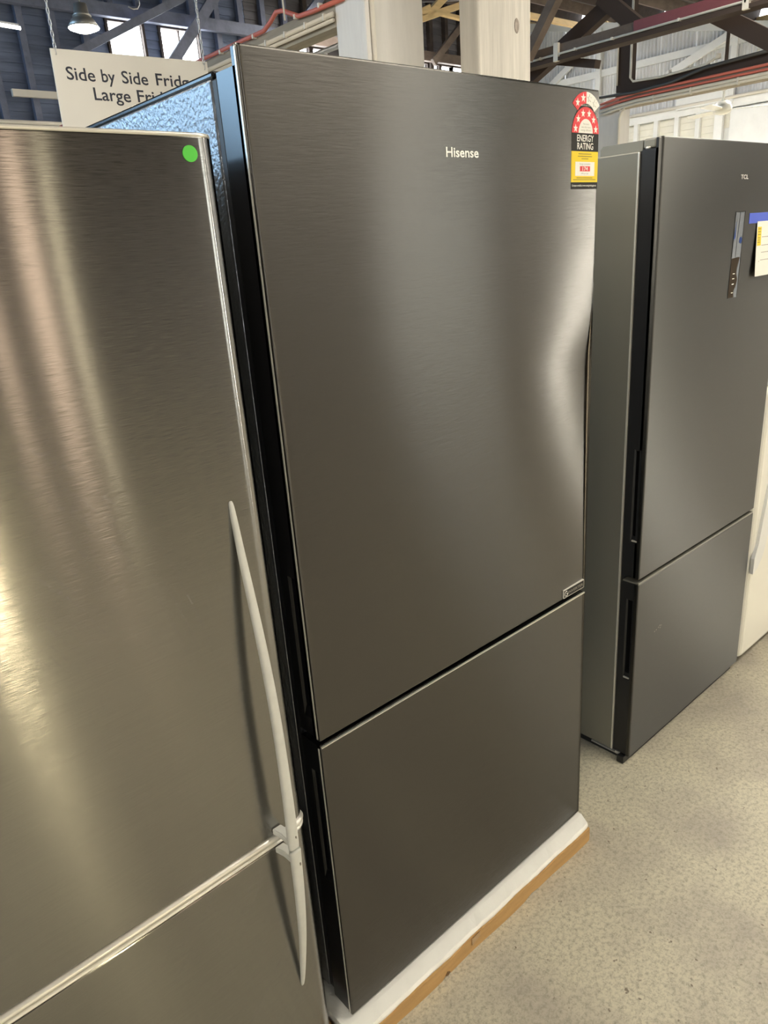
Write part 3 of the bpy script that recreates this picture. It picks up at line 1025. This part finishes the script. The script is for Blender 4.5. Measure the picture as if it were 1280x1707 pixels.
# --- the dark brushed steel fridge on its packing base
XM0, XM1, YM = 0.570, 1.360, 0.885
fm = thing('dark_steel_fridge', 'dark brushed steel two door fridge with energy rating label standing on packing base', 'fridge', (0.965, 1.25, 0.06))
box('body', XM0 + 0.002, XM1 - 0.002, 0.962, 1.60, 0.075, 1.752, M['side_skin'], fm, 0.004)
box('front_frame', XM0 + 0.004, XM1 - 0.004, 0.950, 0.964, 0.08, 1.750, M['black_matte'], fm, 0.002)
box('top_cover', XM0 + 0.001, XM1 - 0.001, 0.955, 1.58, 1.750, 1.759, M['black_gloss'], fm, 0.003)
hcv = box('hinge_cover', 1.25, 1.34, 0.905, 1.03, 1.755, 1.778, M['black_gloss'], fm, 0.006)
for x in (0.60, 1.32):
    for y in (1.0, 1.55):
        lathe('foot', [(0.012, 0.0), (0.022, 0.0), (0.022, 0.018), (0.012, 0.02)], (x, y, 0.0585), M['black_matte'], fm, 14)


def main_dent(x, z):
    # the skin rolls back very slightly towards its free edge
    t = max(0.0, (x - 1.05) / 0.31)
    d = z - 1.26
    a = 0.0030 + 0.0062 * math.exp(-(d / (0.075 if d > 0 else 0.42)) ** 2)
    if z > 1.34:
        k = min(1.0, (z - 1.34) / 0.20)
        a *= 1 - k * k * (3 - 2 * k)
    return a * t * t


GAPM = 0.733
du = door(fm, XM0, XM1, GAPM + 0.004, 1.776, YM, 0.945, M['dark_steel'], M['black_gloss'], (YM + 0.020, YM + 0.040, 0.775, 1.040, 0.03), 0.022, 'upper_door', main_dent, M['bright_trim'])
dl = door(fm, XM0, XM1, 0.067, GAPM - 0.010, YM, 0.945, M['dark_steel'], M['black_gloss'], (YM + 0.020, YM + 0.040, 0.405, 0.660, 0.03), 0.0, 'lower_door', main_dent, M['bright_trim'])
box('top_edge_trim', XM0 + 0.002, XM1 - 0.002, YM + 0.0006, YM + 0.004, GAPM - 0.0125, GAPM - 0.0095, M['bright_trim'], dl)
box('gasket', XM0 + 0.01, XM1 - 0.01, 0.944, 0.951, 0.08, 1.745, M['gasket'], fm)
text('logo_lettering', 'Hisense', 0.9335, 1.6545, 0.0775, 0.0145, YM - 0.0006, M['silver_print'], fm, bold=0.02)
bd = plate('inverter_badge', [(1.272, GAPM + 0.0055), (1.352, GAPM + 0.0055), (1.352, GAPM + 0.026), (1.272, GAPM + 0.026)], YM - 0.0006, M['silver_print'], fm, 0.006)
plate('badge_face', rect(1.2735, 1.3505, GAPM + 0.007, GAPM + 0.0245), YM - 0.0010, M['black_print'], bd, 0.0004)
text('badge_lettering', 'INVERTER', 1.289, GAPM + 0.0125, 0.058, 0.0065, YM - 0.0013, M['grey_print'], bd)
pts = [(1.281 + 0.0055 * math.cos(math.radians(t)), YM - 0.0013, GAPM + 0.0155 + 0.0062 * math.sin(math.radians(t))) for t in range(60, 361, 20)]
tube('badge_emblem', pts + [(1.2815, YM - 0.0013, GAPM + 0.0155)], 0.0009, M['silver_print'], bd, 5)

# energy rating label
EX, EW = 1.3155, 0.0435
e0 = YM - 0.0004
lab = plate('energy_label', rect(EX - EW, EX + EW, 1.6045, 1.6165), e0, M['black_print'], fm)


def arc(cx, cz, rx, rz, a0, a1, n=24):
    return [(cx + rx * math.cos(math.radians(a0 + (a1 - a0) * i / n)), cz + rz * math.sin(math.radians(a0 + (a1 - a0) * i / n))) for i in range(n + 1)]


def star(cx, cz, r, rz=None, tilt=0.0, inner=0.42):
    rz = rz or r
    return [(cx + (r if k % 2 == 0 else r * inner) * math.sin(math.pi * k / 5 + tilt), cz + (rz if k % 2 == 0 else rz * inner) * math.cos(math.pi * k / 5 + tilt)) for k in range(10)]


plate('yellow_panel', rect(EX - EW, EX + EW, 1.6165, 1.6700), e0, M['yellow_print'], lab)
plate('black_panel', rect(EX - EW, EX + EW, 1.6700, 1.7010), e0, M['black_print'], lab)
plate('black_panel', arc(EX, 1.7010, EW * 0.99, 0.0480, 20, 160), e0, M['black_print'], lab)
e1, e2, e3 = e0 - 0.0003, e0 - 0.0006, e0 - 0.0009
plate('red_arch', arc(EX, 1.7010, EW, 0.0440, 0, 180), e1, M['red_print'], lab)
plate('white_arch', arc(EX, 1.7010, EW * 0.53, 0.0240, 0, 180), e2, M['white_print'], lab)


def fan_seg(a0, a1):
    o_ = arc(EX, 1.7220, 0.0520, 0.0480, a0, a1, 12)
    i_ = arc(EX, 1.7220, 0.0320, 0.0285, a1, a0, 12)
    return o_ + i_


plate('red_fan', fan_seg(146, 90), e1, M['red_print'], lab)
plate('white_fan', fan_seg(90, 34), e1, M['white_print'], lab)
for an in (180 - 11, 180 - 42, 180 - 73, 73, 42, 11):
    a = math.radians(an)
    plate('star', star(EX + EW * 0.765 * math.cos(a), 1.7010 + 0.0335 * math.sin(a) + 0.0008, 0.0068, 0.0072), e2, M['white_print'], lab)
for an, mm, rr in ((131, 'white_print', 0.0072), (104, 'white_print', 0.0078), (76, 'grey_print', 0.0072), (50, 'grey_print', 0.0072)):
    a = math.radians(an)
    cx, cz = EX + 0.0420 * math.cos(a), 1.7220 + 0.0385 * math.sin(a)
    plate('star', star(cx, cz, rr, rr * 1.02), e2, M[mm], lab)
    if mm == 'grey_print':
        plate('star_fill', star(cx, cz, rr * 0.82, rr * 0.84), e3, M['white_print'], lab)
for i, s in enumerate(('The more', 'stars the more', 'energy efficient')):
    text('small_lettering', s, EX, 1.7150 - 0.0052 * i, (0.020, 0.030, 0.033)[i], 0.0028, e3, M['grey_print'], lab, center=True)
text('white_lettering', 'ENERGY', EX, 1.6870, 0.0540, 0.0112, e1, M['white_print'], lab, bold=0.012, center=True)
text('white_lettering', 'RATING', EX, 1.6735, 0.0520, 0.0112, e1, M['white_print'], lab, bold=0.012, center=True)
plate('white_panel', rect(EX - 0.031, EX + 0.032, 1.6275, 1.6520), e1, M['white_print'], lab)
plate('red_panel', rect(EX - 0.016, EX + 0.017, 1.6355, 1.6445), e2, M['red_print'], lab)
text('white_lettering', '174', EX + 0.0005, 1.6368, 0.0175, 0.0068, e3, M['white_print'], lab, bold=0.015, center=True)
text('small_lettering', 'Energy consumption', EX, 1.6470, 0.035, 0.0030, e2, M['grey_print'], lab, center=True)
text('small_lettering', 'kWh per year', EX, 1.6305, 0.024, 0.0028, e2, M['grey_print'], lab, center=True)
for zz, ww in ((1.6650, 0.042), (1.6608, 0.046), (1.6566, 0.022), (1.6235, 0.052), (1.6202, 0.074)):
    plate('small_print_line', rect(EX - ww / 2, EX + ww / 2, zz, zz + 0.0013), e1, M['olive_print'], lab)
text('white_lettering', 'Compare models at www.energyrating.gov.au', EX - 0.001, 1.6092, 0.080, 0.0034, e1, M['white_print'], lab, bold=0.01, center=True)
text('white_lettering', 'SUPER EFFICIENCY RATING', EX, 1.7462, 0.036, 0.0018, e2, M['white_print'], lab, center=True)

# packing base
pk = thing('packing_base', 'white foam packing tray with torn cardboard edge under the dark steel fridge', 'packaging', (0.965, 1.2, 0))
bm = bmesh.new()
pr = [(0.8500, 0.046), (0.8535, 0.053), (0.8800, 0.058), (0.990, 0.058), (0.990, 0.004), (0.8535, 0.004)]
nseg = 44
rings = []
for i in range(nseg + 1):
    x = 0.545 + (1.352 - 0.545) * i / nseg
    jz = random.uniform(-0.0025, 0.0015)
    rings.append([bm.verts.new((x + (0.012 if (i == nseg and k in (2, 3)) else 0), y + (random.uniform(-0.001, 0.001) if k < 2 else 0), zz + (jz if k < 2 else 0))) for k, (y, zz) in enumerate(pr)])
for a, b in zip(rings, rings[1:]):
    for k in range(6):
        bm.faces.new((a[k], a[(k + 1) % 6], b[(k + 1) % 6], b[k]))
bm.faces.new(rings[0])
bm.faces.new(rings[-1][::-1])
add_box(bm, 0.545, 1.372, 0.9905, 1.66, 0.004, 0.058)
from_bm('foam_tray', bm, M['foam'], pk)
bm = bmesh.new()
n = 90
q = []
for i in range(n + 1):
    x = 0.535 + (1.349 - 0.535) * i / n
    zb = 0.0
    for cx, wd, hh in ((0.802, 0.012, 0.010), (1.105, 0.028, 0.006)):
        zb = max(zb, hh * max(0, 1 - abs(x - cx) / wd))
    zt = 0.041 + 0.0018 * math.sin(x * 37) + random.uniform(-0.0006, 0.0006)
    bul = 0.0015 * math.sin(x * 23)
    q.append([bm.verts.new((x, 0.8460 + bul, zb)), bm.verts.new((x, 0.8455 + bul, zt)), bm.verts.new((x, 0.8500, zt)), bm.verts.new((x, 0.8500, zb))])
for a, b in zip(q, q[1:]):
    for k in range(4):
        bm.faces.new((a[k], a[(k + 1) % 4], b[(k + 1) % 4], b[k]))
bm.faces.new(q[0])
bm.faces.new(q[-1])
add_box(bm, 1.349, 1.353, 0.846, 1.66, 0.0, 0.040)
add_box(bm, 0.535, 0.539, 0.850, 1.66, 0.0, 0.040)
from_bm('cardboard_edge', bm, M['cardboard'], pk)
plate('clear_tape', [(0.885, 0.022), (0.912, 0.030), (0.912, 0.043), (0.885, 0.040)], 0.8445, M['tape_clear'], pk, 0.0008)
bm = bmesh.new()
for k in range(7):
    x = 0.797 + k * 0.002
    add_box(bm, x, x + 0.0018, 0.843, 0.847, 0.004 + 0.002 * abs(3 - k) * 0.5, 0.014 - 0.0016 * abs(3 - k))
from_bm('torn_flap', bm, M['cardboard_core'], pk)

# --- the stainless fridge with the white bow handle
XL0, XL1, YL = -0.270, 0.520, 0.875
fl = thing('stainless_fridge', 'brushed stainless two door fridge with pale bow handle and green dot sticker', 'fridge', (0.125, 1.2, 0))


def round_door(name, z0, z1, m):
    r = 0.030
    pr = []
    for k in range(9):
        a = math.pi / 2 * k / 8
        pr.append((XL0 + r - r * math.cos(a), YL + r - r * math.sin(a)))
    nn = 40
    for k in range(1, nn):
        t = k / nn
        x = XL0 + r + (XL1 - XL0 - 2 * r) * t
        pr.append((x, YL - 0.004 * (1 - (2 * t - 1) ** 2)))
    for k in range(9):
        a = math.pi / 2 * (1 - k / 8)
        pr.append((XL1 - r + r * math.cos(a), YL + r - r * math.sin(a)))
    pr += [(XL1, 0.945), (XL0, 0.945)]
    bm = bmesh.new()
    rows = []
    ins = 0.004
    for z, d_ in ((z0, ins), (z0 + ins * 0.4, ins * 0.3), (z0 + ins, 0), (z0 + ins + 0.0015, 0), (z1 - ins - 0.0015, 0), (z1 - ins, 0), (z1 - ins * 0.4, ins * 0.3), (z1, ins)):
        rows.append([bm.verts.new((max(XL0 + d_, min(XL1 - d_, x)), y + (d_ if y < 0.93 else 0), z)) for x, y in pr])
    n = len(pr)
    for a, b in zip(rows, rows[1:]):
        for k in range(n):
            f = bm.faces.new((a[k], a[(k + 1) % n], b[(k + 1) % n], b[k]))
    bm.faces.new(rows[0][::-1])
    bm.faces.new(rows[-1])
    return from_bm(name, bm, m, fl, True), pr


ul, prL = round_door('upper_door', 0.6225, 1.671, M['stainless'])
ll, _ = round_door('lower_door', 0.060, 0.6015, M['stainless'])


def band(name, z0, z1, out, m, parent):
    bm = bmesh.new()
    rows = []
    h = z1 - z0
    for t, o_ in ((0, -0.006), (0.12, 0.0), (0.5, out), (0.88, 0.0), (1, -0.006)):
        row = []
        for x, y in prL[4:-2]:
            row.append(bm.verts.new((min(x, XL1 - 0.001) + (o_ if x > XL1 - 0.02 else 0), y - o_, z0 + h * t)))
        rows.append(row)
    for a, b in zip(rows, rows[1:]):
        for k in range(len(a) - 1):
            bm.faces.new((a[k], a[k + 1], b[k + 1], b[k]))
    return from_bm(name, bm, m, parent, True)


band('seam_trim', 0.6085, 0.6205, 0.003, M['bright_trim'], ul)
band('seam_trim', 0.6005, 0.6070, 0.002, M['bright_trim'], ll)
band('top_trim', 1.6665, 1.6725, 0.0005, M['bright_trim'], ul)
box('body', XL0 + 0.004, XL1 - 0.004, 0.955, 1.55, 0.03, 1.664, M['grey_side'], fl, 0.004)
box('gasket', XL0 + 0.015, XL1 - 0.015, 0.944, 0.957, 0.07, 1.66, M['gasket'], fl)
for x in (-0.23, 0.48):
    for y in (1.0, 1.5):
        lathe('foot', [(0.012, 0.0), (0.022, 0.0), (0.022, 0.028), (0.012, 0.032)], (x, y, 0.0), M['black_matte'], fl, 14)
bm = bmesh.new()
gc = on_y(317, 256, YL - 0.0012)
vs = [bm.verts.new((gc.x + 0.0098 * math.cos(2 * math.pi * k / 32), YL - 0.0014, gc.z + 0.0092 * math.sin(2 * math.pi * k / 32))) for k in range(32)]
bm.faces.new(vs)
rr_ = bmesh.ops.extrude_face_region(bm, geom=list(bm.faces))
for v in rr_['geom']:
    if isinstance(v, bmesh.types.BMVert):
        v.co.y += 0.0010
from_bm('green_sticker', bm, M['green_dot'], fl)


def handle(name, pts, parent):
    """bow handle: pts of (y, z, width, thickness), flat-oval section, at x = .463"""
    bm = bmesh.new()
    rings = []
    K = len(pts)
    for i, (y, z, wd, th) in enumerate(pts):
        a, b = pts[max(0, i - 1)], pts[min(K - 1, i + 1)]
        t = Vector((0, b[0] - a[0], b[1] - a[1])).normalized()
        nrm = Vector((0, t.z, -t.y))
        if nrm.y > 0:
            nrm = -nrm
        ring = []
        for k in range(16):
            an = 2 * math.pi * k / 16
            cx, cn = math.cos(an), math.sin(an)
            sx = math.copysign(abs(cx) ** 0.7, cx)
            sn = math.copysign(abs(cn) ** 0.8, cn)
            ring.append(bm.verts.new(Vector((0.463, y, z)) + Vector((1, 0, 0)) * (sx * wd / 2) + nrm * (sn * th / 2)))
        rings.append(ring)
    for a, b in zip(rings, rings[1:]):
        for k in range(16):
            bm.faces.new((a[k], a[(k + 1) % 16], b[(k + 1) % 16], b[k]))
    bm.faces.new(rings[0])
    bm.faces.new(rings[-1])
    return from_bm(name, bm, M['handle'], parent, True)


def spline(ps, n=8):
    out = []
    for i in range(len(ps) - 1):
        p0, p1, p2, p3 = ps[max(i - 1, 0)], ps[i], ps[i + 1], ps[min(i + 2, len(ps) - 1)]
        for k in range(n):
            t = k / n
            out.append(tuple(0.5 * (2 * b + (c - a) * t + (2 * a - 5 * b + 4 * c - d) * t * t + (3 * b - a - 3 * c + d) * t ** 3) for a, b, c, d in zip(p0, p1, p2, p3)))
    out.append(ps[-1])
    return out


h1 = handle('bow_handle', spline([(0.876, 1.209, 0.004, 0.004), (0.8735, 1.198, 0.0075, 0.009), (0.865, 1.130, 0.011, 0.010), (0.852, 1.044, 0.013, 0.011), (0.840, 0.949, 0.0145, 0.012), (0.833, 0.845, 0.016, 0.012), (0.832, 0.731, 0.0175, 0.012), (0.834, 0.640, 0.019, 0.012), (0.8345, 0.617, 0.0185, 0.011)]), ul)
h2 = handle('bow_handle', spline([(0.8325, 0.613, 0.0195, 0.013), (0.833, 0.600, 0.020, 0.013), (0.838, 0.502, 0.0175, 0.012), (0.848, 0.411, 0.014, 0.011), (0.864, 0.318, 0.0095, 0.009), (0.8735, 0.272, 0.0065, 0.006), (0.876, 0.266, 0.003, 0.003)]), ll)


def bracket(parent, z0, z1, zr0, zr1):
    bm = bmesh.new()
    vs = []
    for y, xa, xb, za, zb in ((0.8735, 0.449, 0.466, z0, z1), (0.855, 0.4545, 0.470, (z0 + zr0) / 2, (z1 + zr1) / 2), (0.838, 0.4555, 0.471, zr0, zr1)):
        vs.append([bm.verts.new(c) for c in ((xa, y, za), (xb, y, za), (xb, y, zb), (xa, y, zb))])
    for a, b in zip(vs, vs[1:]):
        for k in range(4):
            bm.faces.new((a[k], a[(k + 1) % 4], b[(k + 1) % 4], b[k]))
    bm.faces.new(vs[0])
    bm.faces.new(vs[-1])
    bmesh.ops.bevel(bm, geom=list(bm.edges), offset=0.0015, segments=2, affect='EDGES')
    return from_bm('handle_bracket', bm, M['handle'], parent)


bracket(ul, 0.6275, 0.639, 0.6215, 0.634)
bracket(ll, 0.589, 0.600, 0.586, 0.600)
box('chip', 0.4645, 0.4662, 0.8262, 0.8282, 0.640, 0.6435, M['handle_chip'], ul)
box('chip', 0.4655, 0.4675, 0.8262, 0.8282, 0.583, 0.588, M['handle_chip'], ll)

# --- the grey fridge with the taped price sheet
XT0, XT1, YT = 1.688, 2.412, 0.930
fg = thing('grey_fridge', 'charcoal grey two door fridge with paper sheet taped on its upper door', 'fridge', (2.05, 1.2, 0))
box('body', XT0 + 0.002, XT1 - 0.002, 0.992, 1.58, 0.022, 1.692, M['grey_side'], fg, 0.003)
box('body_edge', XT0 + 0.0005, XT0 + 0.008, 0.9885, 0.9935, 0.024, 1.690, M['bright_trim'], fg, 0.001)
box('front_frame', XT0 + 0.006, XT1 - 0.006, 0.982, 0.993, 0.024, 1.690, M['black_matte'], fg)
box('rear_plinth', XT0 + 0.010, XT1 - 0.010, 0.965, 1.55, 0.0, 0.024, M['black_matte'], fg)
ud = door(fg, XT0, XT1, 0.618, 1.716, YT, 0.982, M['grey_steel'], M['black_matte'], (YT + 0.012, YT + 0.034, 0.722, 0.985, 0.025), 0.022, 'upper_door')
ld = door(fg, XT0, XT1, 0.026, 0.602, YT, 0.982, M['grey_steel'], M['black_matte'], (YT + 0.014, YT + 0.036, 0.290, 0.550, 0.025), 0.0, 'lower_door')
box('top_edge_trim', XT0 + 0.001, XT1 - 0.001, YT + 0.001, 0.980, 0.600, 0.6065, M['grey_side'], ld, 0.002)
box('slot_lip', XT0 - 0.0004, XT0 + 0.006, YT + 0.013, YT + 0.030, 0.7255, 0.731, M['bright_trim'], ud, 0.002)
box('slot_lip', XT0 - 0.0004, XT0 + 0.006, YT + 0.015, YT + 0.034, 0.293, 0.2985, M['bright_trim'], ld, 0.002)
box('plinth', XT0 - 0.012, XT1 - 0.02, 0.9425, 0.965, 0.0, 0.024, M['black_matte'], fg, 0.002)
bm = bmesh.new()
add_box(bm, XT0 - 0.002, XT0 + 0.02, 0.96, 1.06, 0.0185, 0.0225)
add_box(bm, XT0 - 0.004, XT0 + 0.012, 0.962, 0.975, 0.021, 0.030)
from_bm('hinge_bracket', bm, M['galv'], fg)
# hinge covers along the top
bm = bmesh.new()
pr = [(1.10, 1.692), (1.10, 1.708), (1.092, 1.7145), (1.0, 1.7145), (0.988, 1.7145), (0.988, 1.692)]
va = [bm.verts.new((XT0 + 0.012, y, z)) for y, z in pr]
vb = [bm.verts.new((XT0 + 0.20, y, z)) for y, z in pr]
bm.faces.new(va)
bm.faces.new(vb[::-1])
for k in range(6):
    bm.faces.new((va[k], vb[k], vb[(k + 1) % 6], va[(k + 1) % 6]))
from_bm('hinge_cover', bm, M['grey_plastic'], fg)
box('hinge_cap', XT0 + 0.010, XT0 + 0.06, 0.954, 0.986, 1.696, 1.7165, M['grey_plastic'], fg, 0.004)
lathe('hinge_pin', [(0.003, 0.0), (0.006, 0.0), (0.006, 0.006), (0.003, 0.007)], (XT0 + 0.008, 0.972, 1.693), M['bright_trim'], fg, 12)
text('logo_lettering', 'TCL', 2.0885, 1.6275, 0.044, 0.0105, YT - 0.0006, M['silver_print'], fg, bold=0.02)
# peeling protective film with residue
fmf = plate('protective_film', [(2.073, 1.327), (2.128, 1.327), (2.134, 1.547), (2.078, 1.547)], YT - 0.0005, M['film'], fg, 0.0005)
plate('film_edge', [(2.077, 1.5465), (2.135, 1.5465), (2.135, 1.549), (2.077, 1.549)], YT - 0.0009, M['black_print'], fmf)
plate('film_edge', [(2.1315, 1.546), (2.1345, 1.546), (2.1285, 1.329), (2.1262, 1.329)], YT - 0.0009, M['black_print'], fmf)
plate('film_crease', [(2.105, 1.546), (2.107, 1.546), (2.100, 1.48), (2.098, 1.43), (2.0965, 1.43), (2.0985, 1.48)], YT - 0.0009, M['black_print'], fmf)
plate('film_edge', [(2.078, 1.546), (2.0795, 1.546), (2.0775, 1.435), (2.0755, 1.435)], YT - 0.0009, M['black_print'], fmf)
plate('film_residue', [(2.073, 1.328), (2.108, 1.328), (2.104, 1.345), (2.119, 1.365), (2.121, 1.378), (2.112, 1.388), (2.112, 1.402), (2.125, 1.430), (2.120, 1.433), (2.076, 1.431)], YT - 0.0009, M['film_residue'], fmf)
for zz in (1.340, 1.363, 1.377, 1.390):
    plate('residue_mark', rect(2.090, 2.102, zz, zz + 0.0018), YT - 0.0012, M['silver_print'], fmf)
plate('blue_mark', arc(2.120, 1.476, 0.0085, 0.0085, 0, 360, 20)[:-1], YT - 0.0009, M['blue_dot'], fmf)
plate('blue_mark', [(2.078, 1.478), (2.088, 1.482), (2.087, 1.50), (2.086, 1.525), (2.082, 1.50)], YT - 0.0009, M['blue_dot'], fmf)
plate('blue_tape', rect(2.162, 2.36, 1.516, 1.5425), YT - 0.0008, M['blue_tape'], fg, 0.0008)
# the price sheet hangs from the tape and lifts off the door
bm = bmesh.new()
rows = []
for k in range(9):
    t = k / 8
    z = 1.520 - 0.146 * t
    y = YT - 0.0014 - 0.007 * t ** 1.3
    rows.append([bm.verts.new((x, y, z)) for x in (2.214, 2.36)])
for a, b in zip(rows, rows[1:]):
    bm.faces.new((a[0], a[1], b[1], b[0]))
sheet = from_bm('paper_sheet', bm, M['paper'], fg)
sheet.modifiers.new('thickness', 'SOLIDIFY').thickness = 0.0004


def on_sheet(name, x0, x1, t0, t1, m, off=0.0005):
    bm = bmesh.new()
    v = []
    for t in (t0, (t0 + t1) / 2, t1):
        z = 1.520 - 0.146 * t
        y = YT - 0.0014 - 0.007 * t ** 1.3 - off
        v.append([bm.verts.new((x0, y, z)), bm.verts.new((x1, y, z))])
    for a, b in zip(v, v[1:]):
        bm.faces.new((a[0], a[1], b[1], b[0]))
    return from_bm(name, bm, m, sheet)


on_sheet('yellow_sticker', 2.218, 2.243, 0.10, 0.44, M['yellow_print'])
for t in (0.13, 0.18, 0.23, 0.29, 0.33, 0.37):
    on_sheet('printed_line', 2.221, 2.239 if t < 0.25 else 2.236, t, t + 0.014, M['olive_print'], 0.0009)
for t, a, b in ((0.28, 2.247, 2.30), (0.43, 2.246, 2.30), (0.56, 2.247, 2.30), (0.72, 2.232, 2.238), (0.70, 2.243, 2.30)):
    on_sheet('printed_line', a, b, t, t + 0.012, M['grey_print'])
for k, (xx, zz) in enumerate(((1.79, 0.412), (1.80, 0.414), (1.812, 0.417), (1.822, 0.412), (1.826, 0.418), (1.818, 0.421))):
    plate('scuff', [(xx, zz), (xx + 0.006, zz + 0.001), (xx + 0.005, zz + 0.003), (xx + 0.001, zz + 0.0022)], YT - 0.0004, M['grey_print'], fg)

# --- white washing machine past the grey fridge
XW0, XW1, YW = 2.422, 3.03, 0.925
wm = thing('washing_machine', 'white washing machine with curved front panel standing past the charcoal grey fridge', 'washing machine', (2.72, 1.25, 0))
box('cabinet', XW0, XW1, YW, 1.55, 0.028, 1.02, M['white_enamel'], wm, 0.022, 4)
box('plinth', XW0 + 0.03, XW1 - 0.03, YW + 0.03, 1.5, 0.0, 0.03, M['black_matte'], wm)
box('lid', XW0 + 0.01, XW1 - 0.01, YW + 0.02, 1.38, 1.018, 1.045, M['white_enamel2'], wm, 0.012, 3)
box('control_panel', XW0 + 0.005, XW1 - 0.005, 1.38, 1.54, 1.01, 1.14, M['white_enamel2'], wm, 0.02, 3)
for k in range(3):
    lathe('knob', [(0.006, 0.0), (0.028, 0.0), (0.024, 0.02), (0.008, 0.022)], (2.55 + 0.17 * k, 1.46, 1.14), M['grey_plastic'], wm, 20)
bm = bmesh.new()
out = [(2.427, 0.372), (2.460, 0.384), (2.489, 0.412), (2.508, 0.452), (2.518, 0.50), (2.526, 0.56), (2.529, 0.62), (2.53, 0.70), (2.53, 0.98), (2.495, 0.98), (2.495, 0.70), (2.47, 0.60), (2.448, 0.48), (2.427, 0.43)]
fr = [bm.verts.new((x, YW - 0.010, z)) for x, z in out]
bk = [bm.verts.new((x, YW + 0.002, z)) for x, z in out]
bm.faces.new(fr)
for k in range(len(out)):
    bm.faces.new((fr[k], bk[k], bk[(k + 1) % len(out)], fr[(k + 1) % len(out)]))
from_bm('front_moulding', bm, M['white_enamel2'], wm)
